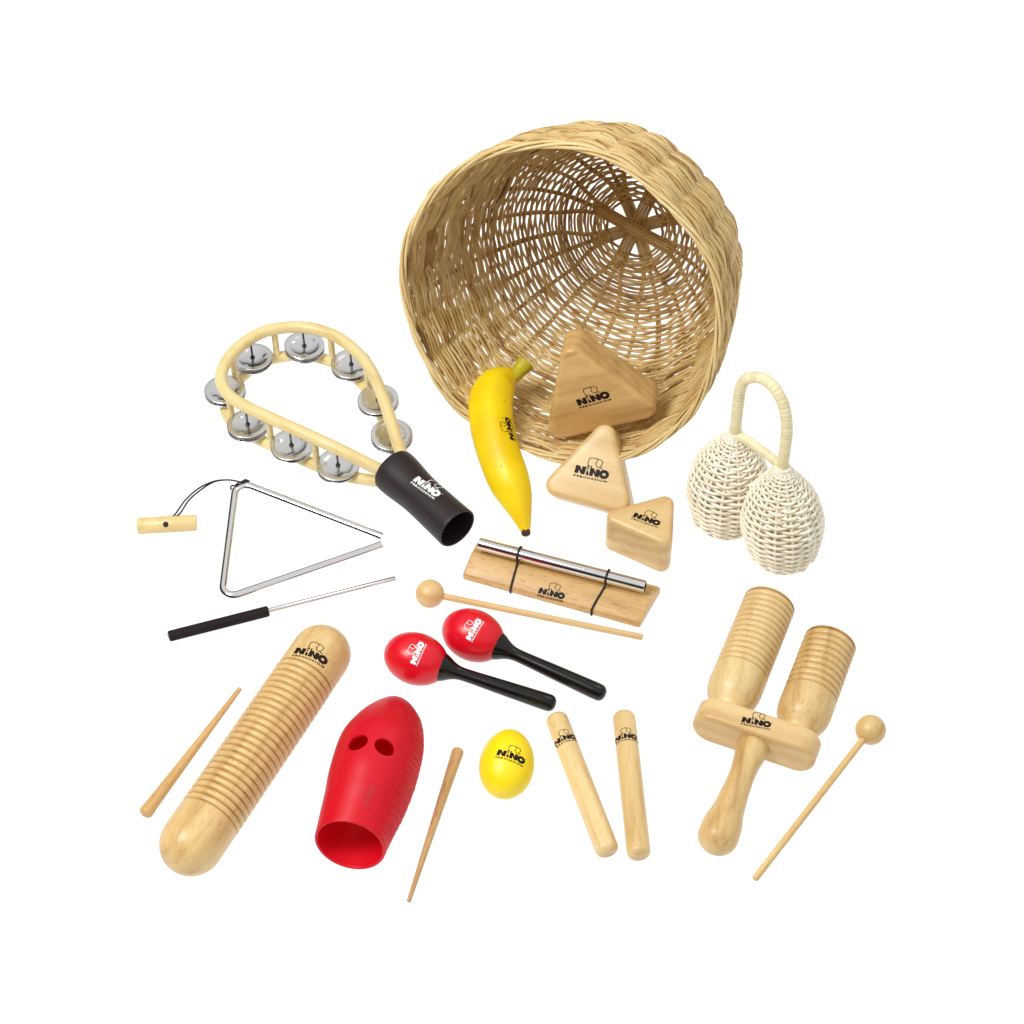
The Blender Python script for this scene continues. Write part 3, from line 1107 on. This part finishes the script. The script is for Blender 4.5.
# ------------------------------------------------------------------ steel triangle with cord and peg; beater
def build_triangle():
    Z = lambda a, b: (120 + a / 3.413, 460 + b / 3.413)
    r = 0.0045
    A, B, C1, C2 = P(*Z(397, 72), r), P(*Z(346, 480), r), P(*Z(896, 264), r), P(*Z(893, 291), r)
    M = frame(A, B)
    M.translation = Vector((*((A + B + C1) / 3).xy, 0))
    root = thing('steel_triangle', 'open chrome triangle lying flat with a black cord and short cream wooden peg', 'triangle', M)

    def bend(p, c, q, rad, n=10):
        u = (p - c).normalized(); v = (q - c).normalized()
        h = u.angle(v) / 2
        d = rad / tan(h)
        cc = c + (u + v).normalized() * (rad / sin(h))
        s = c + u * d - cc; e = c + v * d - cc
        out = []
        ang = s.angle(e)
        for i in range(n + 1):
            t = i / n
            out.append(cc + (s * sin((1 - t) * ang) + e * sin(t * ang)) / sin(ang))
        return out
    path = [C1] + [C1.lerp(A, k / 8) for k in range(1, 8)] + bend(C1, A, B, 0.011) + [A.lerp(B, k / 8) for k in range(1, 8)] + bend(A, B, C2, 0.011) + [B.lerp(C2, k / 8) for k in range(1, 8)] + [C2]
    rad = [r] * len(path)
    path = [C1 + (C1 - path[1]).normalized() * 0.0007] + path + [C2 + (C2 - path[-2]).normalized() * 0.0007]
    bm = tube(path, [r * 0.75] + rad + [r * 0.75], 20)
    part(root, 'bent_rod', bm, M_chrome, 40)
    # peg
    pa, pb = P(*Z(61, 225), 0.0082), P(*Z(261, 214), 0.0082)
    bm = lathe(pa, pb, [(0, 0), (0, 0.0078), (0.0006, 0.0083), ((pb - pa).length - 0.0006, 0.0083), ((pb - pa).length, 0.0078), ((pb - pa).length, 0)], 28)
    peg = part(root, 'peg', bm, M_cutwood, 40)
    m = pa.lerp(pb, 0.5)
    d = Vector((0, -cos(ELEV), sin(ELEV)))
    bm = lathe(m + d * 0.0060, m + d * 0.01, [(0, 0.0028), (0.0024, 0.0028), (0.0029, 0.0020), (0.0029, 0)], 18, Vector((1, 0, 0)))
    part(root, 'cord_knot', bm, M_cord, 40, peg)
    # cord
    bm = bmesh.new()
    for dx, dz in ((0, 0.0), (14, 0.0015)):
        pts = [m + Vector((0.0, 0.006, 0.004)), P(*Z(186 + dx, 187), 0.014 + dz), P(*Z(222 + dx * 0.9, 138), 0.017 + dz), P(*Z(268 + dx * 0.5, 97 + dx * 0.4), 0.018), P(*Z(320, 73 + dx * .15), 0.017 + dz * .5), P(*Z(365, 68), 0.014 + dz * .5), P(*Z(398, 72), 0.0105 + dz * .3), P(*Z(420, 79), 0.0095)]
        tube(smooth_path(pts, 8), 0.00085, 8, bm=bm)
    # loop knotted round the corner of the rod
    for ctr, tdir in ((A.lerp(C1, 0.052), (C1 - A)), (A.lerp(C1, 0.066), (C1 - A)), (A.lerp(B, 0.068), (B - A))):
        t = tdir.normalized(); s = Vector((0, 0, 1)).cross(t).normalized()
        cc = ctr + Vector((0.0012, -0.003, 0))
        tube([ctr + Vector((0, 0, 0.0)) + (Vector((0, 0, 1)) * cos(2 * pi * k / 20) + (s + t * 0.25) * sin(2 * pi * k / 20)) * 0.0049 for k in range(20)], 0.00085, 8, closed=True, bm=bm)
    p1 = A.lerp(C1, 0.06) + Vector((0, 0, 0.0046)); p2 = A.lerp(B, 0.068) + Vector((0, 0, 0.0046))
    tube(smooth_path([p1, (p1 + p2) / 2 + Vector((0, 0, 0.002)), p2], 6), 0.00085, 8, bm=bm)
    part(root, 'cord', bm, M_cord, 0)


build_triangle()


def build_beater():
    Z = lambda a, b: (120 + a / 3.413, 460 + b / 3.413)
    zc = 0.0054
    A, B, C = P(*Z(166, 602), zc), P(*Z(508, 517), zc), P(*Z(941, 405), zc)
    M = frame(A, C)
    root = thing('triangle_beater', 'thin steel beater rod with a black foam grip lying below the triangle', 'beater', M)
    L = (C - A).length; g = (B - A).length
    bm = lathe(A, C, [(0, 0), (0.0, 0.0042), (0.0008, 0.0050), (0.002, 0.0053), (g - 0.002, 0.0053), (g - 0.0006, 0.0050), (g, 0.0042), (g, 0.0024)], 24)
    part(root, 'foam_grip', bm, M_foam, 50)
    bm = lathe(A, C, [(-0.0015, 0), (-0.0015, 0.0020), (-0.001, 0.0030), (L - 0.0008, 0.0030), (L, 0.0023), (L, 0)], 18)
    part(root, 'steel_rod', bm, M_chrome, 50)


build_beater()


# ------------------------------------------------------------------ wooden guiro and scrapers
def build_guiro():
    r = mm(250, 750, 31.8, 0.03)
    z = r + 0.0003
    A, B = P(320.6, 654.5, z), P(191.8, 843.5, z)
    x = (B - A).normalized()
    Lc = (B - A).length
    M = frame(A, B)
    root = thing('wooden_guiro', 'thick pale wooden guiro with rounded ends and ringed middle lying diagonally', 'guiro', M)
    rc = r * 0.985
    prof = [(-rc, 0)]
    for i in range(1, 13):
        a = pi / 2 * i / 12
        prof.append((-rc * cos(a), rc * sin(a)))
    t0, t1 = 0.135 * Lc, 0.875 * Lc
    NR = 24
    per = (t1 - t0) / NR
    prof.append((t0 - 0.0022, rc)); prof.append((t0 - 0.0008, rc * 0.985))
    for k in range(NR):
        for q in range(9):
            u = q / 8
            rr = r - 0.0032 * (1 - abs(sin(pi * u)) ** 0.5)
            if q == 0 and k > 0:
                continue
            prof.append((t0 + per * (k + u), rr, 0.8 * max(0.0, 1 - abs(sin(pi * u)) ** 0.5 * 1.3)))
    prof.append((t1 + 0.0006, rc * 0.985)); prof.append((t1 + 0.002, rc))
    n = 6
    for i in range(13):
        a = pi / 2 * (1 - i / 12)
        prof.append((Lc + rc * cos(a), rc * sin(a)))
    prof[-1] = (Lc + rc, 0)
    bm = lathe(A, B, prof, 72)
    o = part(root, 'ribbed_body', bm, M_rubber, 45)
    print_mark(root, [o], (293.5, 651.1), (325.8, 662.5), M_ink)


build_guiro()


def stick(name, label, cat, pa, ra, pb, rb, mat, group=None):
    """tapered stick with rounded ends, single mesh, lying on the floor"""
    r0, r1 = mm(*pa, ra, 0.006), mm(*pb, rb, 0.004)
    A, B = P(*pa, r0), P(*pb, r1)
    L = (B - A).length
    prof = [(0, 0)]
    for i in range(1, 7):
        a = pi / 2 * i / 6
        prof.append((r0 * 0.7 * (1 - cos(a)), r0 * sin(a)))
    for i in range(1, 12):
        t = i / 12
        prof.append((L * t, r0 + (r1 - r0) * (t ** 0.9)))
    for i in range(6):
        a = pi / 2 * (1 - i / 6)
        prof.append((L - r1 * 0.6 + r1 * 0.6 * cos(a), r1 * sin(a)))
    prof.append((L, 0))
    M = frame(A, B)
    o = finish(name, lathe(A, B, prof, 28), mat, M, None, 50)
    tag(o, label, cat, group)
    return o


stick('scraper_stick', 'tapered wooden scraper stick lying left of the big wooden guiro', 'scraper stick', (143.5, 815.5), 7.2, (240.4, 688), 2.4, M_beech, 'tapered scraper sticks')
stick('scraper_stick', 'darker tapered wooden scraper stick lying right of the red guiro, thick end up', 'scraper stick', (458.8, 748.5), 6.2, (408.5, 902), 2.2, M_stick, 'tapered scraper sticks')


# ------------------------------------------------------------------ red fish shaped guiro
def build_fish():
    st = [((350, 844.5), 36.6), ((358, 822), 39.3), ((364.7, 804), 41.6), ((372, 779.5), 43.9), ((381, 749), 42.8), ((388, 731), 37.0), ((393.4, 717.5), 28.6), ((396.6, 706), 16.5), ((397.6, 700.5), 7.5)]
    cen, rad = [], []
    for (px, py), r in st:
        rm = mm(px, py, r, 0.035)
        cen.append(P(px, py, rm + 0.0003)); rad.append(rm)
    A, B = cen[0], cen[-1]
    M = frame(Vector((A.x, A.y, 0.02)), Vector((B.x, B.y, 0.02)))
    root = thing('fish_guiro', 'hollow red plastic fish shaped guiro with two eye holes and an open round mouth', 'guiro', M)
    n = 16
    cp = smooth_path(cen, n)
    rp = [q[1] for q in smooth_prof([(i, r) for i, r in enumerate(rad)], n)]
    # tail end closed
    d = (cp[-1] - cp[-2]).normalized()
    X = (Vector((B.x, B.y, 0)) - Vector((A.x, A.y, 0))).normalized()
    Yv = Vector((0, 0, 1)).cross(X)
    SEG = 128
    bm = bmesh.new()
    tot = len(cp)
    acc = 0.0
    rings_o, rings_i = [], []
    for i, (c, r) in enumerate(zip(cp, rp)):
        if i:
            acc += (c - cp[i - 1]).length
        ro, ri = [], []
        for k in range(SEG):
            a = 2 * pi * k / SEG
            # a=0 towards +Yv (left of travel), pi/2 up
            rr = r
            # ridges on the right hand flank
            side = -cos(a)
            msk = max(0.0, min(1.0, (side - 0.50) / 0.2))
            if i > 3 and i < tot - 22:
                rr -= 0.0016 * msk * (0.5 + 0.5 * cos(2 * pi * acc / 0.0062)) * min(1, (i - 3) / 6)
            dirv = Yv * cos(a) + Vector((0, 0, 1)) * sin(a)
            sl = X * (0.15 * sin(a) * r * max(0.0, 1 - i / 60.0))
            ro.append(bm.verts.new(c + dirv * rr + sl))
            ri.append(bm.verts.new(c + dirv * max(0.0004, r - 0.0026) + sl))
        rings_o.append(ro); rings_i.append(ri)
    # soft lip
    lip = []
    c, r = cp[0], rp[0]
    for off, dx in ((-0.0006, -0.0009), (-0.0016, -0.0009)):
        lip.append([bm.verts.new(c + X * (dx + 0.15 * r * sin(2 * pi * k / SEG)) + (Yv * cos(2 * pi * k / SEG) + Vector((0, 0, 1)) * sin(2 * pi * k / SEG)) * (r + off)) for k in range(SEG)])
    for p, q in zip(rings_o[:-1], rings_o[1:]):
        bridge(bm, p, q)
    for p, q in zip(rings_i[:-1], rings_i[1:]):
        bridge(bm, q, p)
    bridge(bm, lip[0], rings_o[0]); bridge(bm, lip[1], lip[0]); bridge(bm, rings_i[0], lip[1])
    tip_o = bm.verts.new(cp[-1] + d * rp[-1] * 0.55); tip_i = bm.verts.new(cp[-1] - d * 0.003)
    for k in range(SEG):
        bm.faces.new((rings_o[-1][k], rings_o[-1][(k + 1) % SEG], tip_o))
        bm.faces.new((rings_i[-1][(k + 1) % SEG], rings_i[-1][k], tip_i))
    bmesh.ops.recalc_face_normals(bm, faces=bm.faces[:])
    # cut the two eye holes
    me = bpy.data.meshes.new('f'); bm.to_mesh(me)
    tree = BVHTree.FromBMesh(bm); bm.free()
    ob = bpy.data.objects.new('f', me); COL.objects.link(ob)
    cutters = []
    for px, py, rot in ((357.6, 742.3, 0.45), (384.6, 746.8, -0.45)):
        h = tree.ray_cast(CAM, ray(px, py).normalized())
        c, nn = h[0], h[1].normalized()
        u = (Yv * -cos(rot) + X * sin(rot)); u -= nn * u.dot(nn); u.normalize()
        v = nn.cross(u)
        cb = bmesh.new()
        R0, R1 = 0.0093, 0.0078
        lo = [cb.verts.new(c - nn * 0.009 + u * cos(2 * pi * k / 40) * R0 + v * sin(2 * pi * k / 40) * R1) for k in range(40)]
        hi = [cb.verts.new(c + nn * 0.009 + u * cos(2 * pi * k / 40) * R0 + v * sin(2 * pi * k / 40) * R1) for k in range(40)]
        bridge(cb, lo, hi); cb.faces.new(lo[::-1]); cb.faces.new(hi)
        bmesh.ops.recalc_face_normals(cb, faces=cb.faces[:])
        cm = bpy.data.meshes.new('c'); cb.to_mesh(cm); cb.free()
        co = bpy.data.objects.new('c', cm); COL.objects.link(co)
        md = ob.modifiers.new('b', 'BOOLEAN'); md.operation = 'DIFFERENCE'; md.object = co; md.solver = 'EXACT'
        cutters.append(co)
    dg = bpy.context.evaluated_depsgraph_get(); dg.update()
    res = bpy.data.meshes.new_from_object(ob.evaluated_get(dg))
    bm = bmesh.new(); bm.from_mesh(res)
    bpy.data.meshes.remove(res)
    for co in cutters + [ob]:
        m_ = co.data; bpy.data.objects.remove(co); bpy.data.meshes.remove(m_)
    print('FISH faces', len(bm.faces))
    o = part(root, 'hollow_body', bm, M_redplastic, 50)
    print_mark(root, [o], (367, 807), (376, 787), M_emboss, 0.021, 'raised_lettering', 0.0002)


build_fish()


# ------------------------------------------------------------------ maracas
def build_maracas():
    zt, ze = 0.0262, 0.0092
    A, B = P(385.2, 648.5, zt), P(556.0, 705.0, ze)
    L = (B - A).length
    M = frame(A, B)
    root = thing('maraca', 'lower left red maraca with black handle, its head beside the other maraca', 'maraca', M, 'pair of red maracas')
    k = mm(430, 665, 1.0, 0.02)
    hd = [(0, 0)]
    hl = 57.5 * k * 1.06
    rr = 26.2 * k
    for i in range(1, 30):
        t = i / 29
        # egg, fuller towards the tip
        u = t * 1.02
        s = hl * 0.5 * (1 - cos(pi * min(1, u) * 0.86)) / (0.5 * (1 - cos(pi * 0.86)))
        ang = pi * u * 0.80
        hd.append((hl * (1 - cos(ang)) / (1 - cos(pi * 0.816)), rr * sin(ang)))
    bm = lathe(A, B, hd, 64)
    head = part(root, 'painted_head', bm, M_red, 60)
    e_s, e_r = hd[-1]
    cr = e_r + 0.0004
    w = 8.7 * k
    pf = smooth_prof([(e_s - 0.0003, cr), (e_s + 0.004, cr * 0.86), (e_s + 0.010, cr * 0.62), (e_s + 0.017, 6.9 * k), (e_s + 0.030, 6.7 * k), (e_s + 0.060, 7.7 * k), (L - 0.012, w)], 8)
    pf = [(e_s - 0.0012, cr * 0.8), (e_s - 0.001, cr * 0.97)] + pf
    ed = 0.0068
    for i in range(1, 9):
        a = pi / 2 * i / 8
        pf.append((L - 0.012 + 0.005 + ed * sin(a) * 1.0, w - ed + ed * cos(a)))
    pf.append((L - 0.0002, 0))
    bm = lathe(A, B, pf, 40)
    part(root, 'handle', bm, M_black, 60)
    print_mark(root, [head], (415.2, 664.2), (424.8, 642.6), M_white)
    # the second one: same maraca, moved
    A2, B2 = P(444.2, 622.0, zt), P(607.5, 696.0, ze)
    d = (B2 - A2).normalized()
    B2 = A2 + d * L
    r2 = root.copy()
    COL.objects.link(r2)
    r2.matrix_world = frame(A2, B2)
    r2['label'] = 'upper right red maraca with black handle, lying just below the chime mallet'
    for ch in root.children:
        c = ch.copy(); COL.objects.link(c); c.parent = r2


build_maracas()


# ------------------------------------------------------------------ egg shaker
def build_egg():
    k = mm(507, 764, 1.0, 0.027)
    b = 27.9 * k
    a = 38.0 * k
    z = b + 0.0002
    c = P(507, 763.6, z)
    d = P(513, 720, z) - P(500, 806, z)
    d.normalize()
    A, B = c - d * a, c + d * a
    M = frame(A, B)
    root = thing('egg_shaker', 'bright yellow egg shaker lying between the darker scraper stick and the claves', 'egg shaker', M)
    pf = []
    for i in range(41):
        t = pi * i / 40
        # blunt end first, pointed end last
        pf.append((a * (1 - cos(t)), b * sin(t) * (1 + 0.065 * cos(t)) * (1 - 0.012)))
    pf[0] = (0, 0); pf[-1] = (2 * a, 0)
    o = part(root, 'egg_shell', lathe(A, B, pf, 64), M_yellow, 0)
    print_mark(root, [o], (496.7, 753.4), (524.3, 763.4), M_ink)


build_egg()


# ------------------------------------------------------------------ claves
def build_claves():
    k = mm(590, 785, 1.0, 0.01)
    r = 11.7 * k
    A, B = P(555.4, 716, r), P(608.6, 853.5, r)
    M = frame(A, B)
    root = thing('clave', 'left wooden clave, tilted, nearest to the yellow egg', 'clave', M, 'pair of wooden claves')
    L = (B - A).length
    o = part(root, 'turned_rod', lathe(A, B, round_end(L, r, 0.0055), 40), M_pale, 50)
    print_mark(root, [o], (555.8, 742.6), (575.2, 737.0), M_ink, 0.0215)
    A2, B2 = P(623.6, 713.5, r), P(638.6, 852.0, r)
    B2 = A2 + (B2 - A2).normalized() * L
    r2 = root.copy(); COL.objects.link(r2); r2.matrix_world = frame(A2, B2)
    r2['label'] = 'right wooden clave, almost upright in view, nearest to the double wood block'
    for ch in root.children:
        c = ch.copy(); COL.objects.link(c); c.parent = r2
    # nudge the copy so that its mark faces up
    return root


build_claves()


# ------------------------------------------------------------------ double wood block (agogo)
def build_agogo():
    k = mm(750, 700, 1.0, 0.03)
    r = 27.6 * k
    zc = r + 0.002
    T1 = P(770, 601.5, zc + 0.004)
    T0 = P(727.5, 706, zc)
    u = (T1 - T0).normalized()
    R1 = P(831, 640.0, zc + 0.004)
    uh = Vector((u.x, u.y, 0)).normalized()
    wv = Vector((uh.y, -uh.x, 0))       # to the right
    F = P(752.5, 743.5, zc)             # centre of the front face of the block
    H0 = P(716.8, 839, 0.026)
    M = frame(H0, T1)
    root = thing('double_wood_block', 'two ridged wooden tubes of different length on a crossbar with a turned handle', 'wood block', M)
    # crossbar
    Lb, Hb, Tb = 0.114, 0.039, 0.0245
    bm = bmesh.new()
    half = Lb / 2
    rr = Hb / 2

    def outline(ins, d):
        vs = []
        q = rr - ins
        for sgn in (1, -1):
            for i in range(17):
                a = -pi / 2 + pi * i / 16
                # flattened round ends
                cx = (half - rr * 0.9) + cos(a) * (rr * 0.9 - ins)
                vs.append(bm.verts.new(F + wv * (sgn * cx) + Vector((0, 0, sgn * sin(a) * q)) + uh * d))
        return vs
    e = 0.004
    rings = []
    for i in range(5):
        a = pi / 2 * i / 4
        rings.append(outline(e - e * sin(a), e - e * cos(a)))
    for i in range(5):
        a = pi / 2 * (1 - i / 4)
        rings.append(outline(e - e * sin(a), Tb - e + e * cos(a)))
    for p, q in zip(rings[:-1], rings[1:]):
        bridge(bm, p, q)
    bm.faces.new(rings[0]); bm.faces.new(rings[-1])
    bmesh.ops.recalc_face_normals(bm, faces=bm.faces[:])
    # grain of the bar runs along its length: its own mesh in a turned frame is not needed
    bar = part(root, 'crossbar', bm, M_blocklight, 40, None, axes(wv, uh, Vector((0, 0, -1)), F))
    print_mark(root, [bar], (741.5, 720.4), (770.8, 726.3), M_ink)

    # tubes
    def block_tube(top, nr, ring_frac, name='ridged_tube', rad=r):
        L = (top - (F + uh * Tb)).dot(u)
        S = top - u * L
        pf = smooth_prof([(0.0, rad * 0.55), (0.004, rad * 0.60), (0.009, rad * 0.74), (0.017, rad * 0.93), (0.027, rad * 1.0), (0.036, rad * 1.0)], 6)
        t0 = L * (1 - ring_frac)
        if t0 > 0.037:
            pf.append((t0 - 0.001, rad))
        per = (L - 0.003 - t0) / nr
        for q in range(nr):
            for j in range(9):
                v = j / 8
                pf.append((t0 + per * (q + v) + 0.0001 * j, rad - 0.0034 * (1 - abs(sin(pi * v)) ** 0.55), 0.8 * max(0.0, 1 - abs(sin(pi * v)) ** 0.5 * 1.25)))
        pf += [(L - 0.0015, rad * 0.99), (L - 0.0004, rad * 0.965), (L, rad * 0.93), (L - 0.0005, rad * 0.82), (L - 0.03, rad * 0.80), (L - 0.03, 0)]
        pf = [(-0.002, rad * 0.5)] + pf
        ss = -1
        pf2 = pf
        return part(root, name, lathe(S, top, pf2, 64), M_pale if nr > 10 else M_rubber, 45)

    block_tube(T1, 13, 0.655, rad=r)
    block_tube(R1, 9, 0.59, rad=r * 0.985)
    # handle
    hs = F - uh * 0.0005 + wv * 0.001 + Vector((0, 0, 0.0))
    d = (H0 - hs).normalized()
    L = (H0 - hs).length
    kk = mm(730, 800, 1.0, 0.03)
    pf = smooth_prof([(-0.002, 15.6 * kk), (0.003, 16.6 * kk), (0.009, 16.2 * kk), (0.022, 13.9 * kk), (0.040, 13.3 * kk), (0.070, 16.0 * kk), (L - 0.018, 19.6 * kk), (L - 0.004, 20.3 * kk)], 8)
    R = 20.3 * kk
    for i in range(1, 11):
        a = pi / 2 * i / 10
        pf.append((L - 0.004 + R * 0.9 * sin(a), R * cos(a)))
    pf[-1] = (pf[-1][0], 0)
    part(root, 'turned_handle', lathe(hs, hs + d, pf, 48), M_rubber, 50)
    mz = min((root.matrix_world @ o.matrix_basis @ v.co).z for o in root.children for v in o.data.vertices)
    print('AGOGO MINZ', mz)
    root.location.z -= mz - 0.0003


build_agogo()


# ------------------------------------------------------------------ ball mallets
def mallet(label, ph, rh, pe, re, mat):
    k = mm(*ph, 1.0, 0.01)
    R, r = rh * k, re * mm(*pe, 1.0, 0.005)
    A, B = P(*ph, R), P(*pe, r)
    M = frame(A, B)
    root = thing('ball_mallet', label, 'mallet', M, 'wooden ball mallets')
    pf = [(-R * cos(pi * i / 24), R * sin(pi * i / 24)) for i in range(25)]
    pf[0] = (-R, 0); pf[-1] = (R, 0)
    part(root, 'ball_head', lathe(A, B, pf, 48), mat, 0)
    L = (B - A).length
    pf = [(R * 0.9, r * 1.02), (L - 0.001, r), (L - 0.0002, r * 0.8), (L, 0)]
    part(root, 'shaft', lathe(A, B, pf, 20), mat, 50)


mallet('wooden ball mallet lying below the chime bar, ball end left', (429.9, 593.6), 14.4, (643, 637.3), 3.3, M_blocklight)
mallet('wooden ball mallet lying right of the double wood block, ball end up', (870.6, 729.8), 15.2, (754.6, 879.2), 3.7, M_rubber)


# ------------------------------------------------------------------ chime bar
def build_chime():
    Z = lambda a, b: (455 + a / 4.876, 530 + b / 4.876)
    fl_, fr = P(*Z(38, 243), 0.0), P(*Z(900, 481), 0.0)
    Wd = (fr - fl_).normalized()
    Lb = (fr - fl_).length
    V = Vector((-Wd.y, Wd.x, 0))
    D = 0.048
    M = axes(Wd, V, Vector((0, 0, 1)), fl_ + Wd * (Lb / 2) + V * (D / 2))
    root = thing('chime_bar', 'polished chrome chime tube tied by two black cords to a beech wood base', 'chime', M)
    sec = [(0.0015, 0.0), (0.0003, 0.0008), (0.0, 0.0022), (0.0, 0.0062), (0.0006, 0.0078), (0.0022, 0.0090), (0.022, 0.0158), (0.0242, 0.0160), (0.0255, 0.0152), (0.029, 0.0142), (0.0325, 0.0152), (0.034, 0.0158),
           (0.036, 0.0156), (D - 0.003, 0.0116), (D - 0.0008, 0.010), (D, 0.008), (D, 0.0015), (D - 0.0012, 0.0)]
    bm = bmesh.new()
    rings = []
    cz = 0.007
    for s, q in ((0.0, 0.90), (0.0006, 0.96), (0.0022, 1.0), (Lb * 0.25, 1), (Lb * 0.5, 1), (Lb * 0.75, 1), (Lb - 0.0022, 1.0), (Lb - 0.0006, 0.96), (Lb, 0.90)):
        rings.append([bm.verts.new(fl_ + Wd * (s + 0.006 * d / D * (0.3 + 0.7 * s / Lb)) + V * (D / 2 + (d - D / 2) * (0.96 + 0.04 * (q - 0.9) * 10)) + Vector((0, 0, cz + (z - cz) * q))) for d, z in sec])
    for p, q in zip(rings[:-1], rings[1:]):
        bridge(bm, p, q)
    bm.faces.new(rings[0]); bm.faces.new(rings[-1])
    base = part(root, 'wooden_base', bm, M_beech, 35)
    # tube
    r = mm(560, 560, 6.5, 0.025)
    zt = 0.0165 + r + 0.002
    A, B = P(*Z(119, 66), zt), P(*Z(928, 277), zt)
    L = (B - A).length
    t = 0.0012
    pf = [(0.004, 0), (0.004, r - t), (0, r - t), (0, r - 0.0003), (0.0003, r)] + [(L * i / 12, r) for i in range(1, 12)] + [(L - 0.0003, r), (L, r - 0.0003), (L, r - t), (L - 0.03, r - t), (L - 0.03, 0)]
    part(root, 'chime_tube', lathe(A, B, pf, 48), M_chrome, 40)
    # cords
    ax = (B - A).normalized()
    for pt, pf_ in ((Z(308, 118), Z(272, 300)), (Z(738, 232), Z(668, 405))):
        q = P(*pt, zt + r * 0.5)
        s = (q - A).dot(ax)
        c = A + ax * s
        f = P(*pf_, 0.002)
        sf = (f - fl_).dot(Wd)
        g = lambda d, z, s_: fl_ + Wd * s_ + V * d + Vector((0, 0, z))
        sc = (c - fl_).dot(Wd)
        dc = (c - fl_).dot(V)
        pts = [g(0.006, 0.0009, sf), g(-0.0005, 0.0012, sf), g(-0.0009, 0.006, sf), g(0.0012, 0.0095, sf), g(0.012, 0.0132, sf * .6 + sc * .4), g(0.022, 0.0166, sf * .15 + sc * .85)]
        ang0 = -0.75 * pi
        arc = []
        for i in range(11):
            an = radians(225) - radians(270) * i / 10
            arc.append(c + (V * cos(an) + Vector((0, 0, 1)) * sin(an)) * (r + 0.0009))
        pts += arc
        pts += [g(D - 0.004, 0.0130, sc), g(D - 0.001, 0.0110, sc), g(D + 0.0009, 0.006, sc), g(D + 0.0004, 0.0012, sc), g(D - 0.006, 0.0009, sc)]
        part(root, 'tie_cord', tube(smooth_path(pts, 6), 0.00105, 8), M_cord, 0)
    print_mark(root, [base], (537.8, 593.0), (563.9, 599.5), M_ink)


build_chime()

# ------------------------------------------------------------------ light
world = bpy.data.worlds.new('World')
scene.world = world
world.use_nodes = True
wt = world.node_tree
bg = wt.nodes['Background']
wg = wt.nodes.new('ShaderNodeTexCoord')
wr = wt.nodes.new('ShaderNodeMapRange')
wr.interpolation_type = 'SMOOTHSTEP'
wr.inputs['From Min'].default_value = 0.28
wr.inputs['From Max'].default_value = 0.66
wr.inputs['To Min'].default_value = 0.02
wr.inputs['To Max'].default_value = 0.80
wd = wt.nodes.new('ShaderNodeVectorMath'); wd.operation = 'DOT_PRODUCT'
wd.inputs[1].default_value = Vector((0.34, 0.10, 1.0)).normalized()
wt.links.new(wg.outputs['Generated'], wd.inputs[0])
wt.links.new(wd.outputs['Value'], wr.inputs['Value'])
wt.links.new(wr.outputs[0], bg.inputs['Strength'])
bg.inputs['Color'].default_value = (1.0, 1.0, 1.0, 1)


def area(name, loc, target, size, power, col=(1, 1, 1), sy=None):
    ld = bpy.data.lights.new(name, 'AREA')
    ld.shape = 'RECTANGLE'
    ld.size = size; ld.size_y = sy or size
    ld.energy = power
    ld.color = col
    o = bpy.data.objects.new(name, ld)
    COL.objects.link(o)
    o.location = loc
    o.rotation_euler = (Vector(target) - Vector(loc)).to_track_quat('-Z', 'Y').to_euler()
    return o


area('softbox_key', (-1.1, -0.6, 2.0), (0, 0, 0), 0.7, 43, (1, 0.99, 0.97), 0.95)
area('softbox_top', (0.9, 0.9, 2.1), (0, 0, 0), 0.7, 5, (1, 0.99, 0.97), 1.0)

scene.view_settings.view_transform = 'Standard'
scene.view_settings.look = 'None'
scene.view_settings.exposure = 0
scene.view_settings.gamma = 1
scene.render.film_transparent = False
scene.cycles.max_bounces = 8
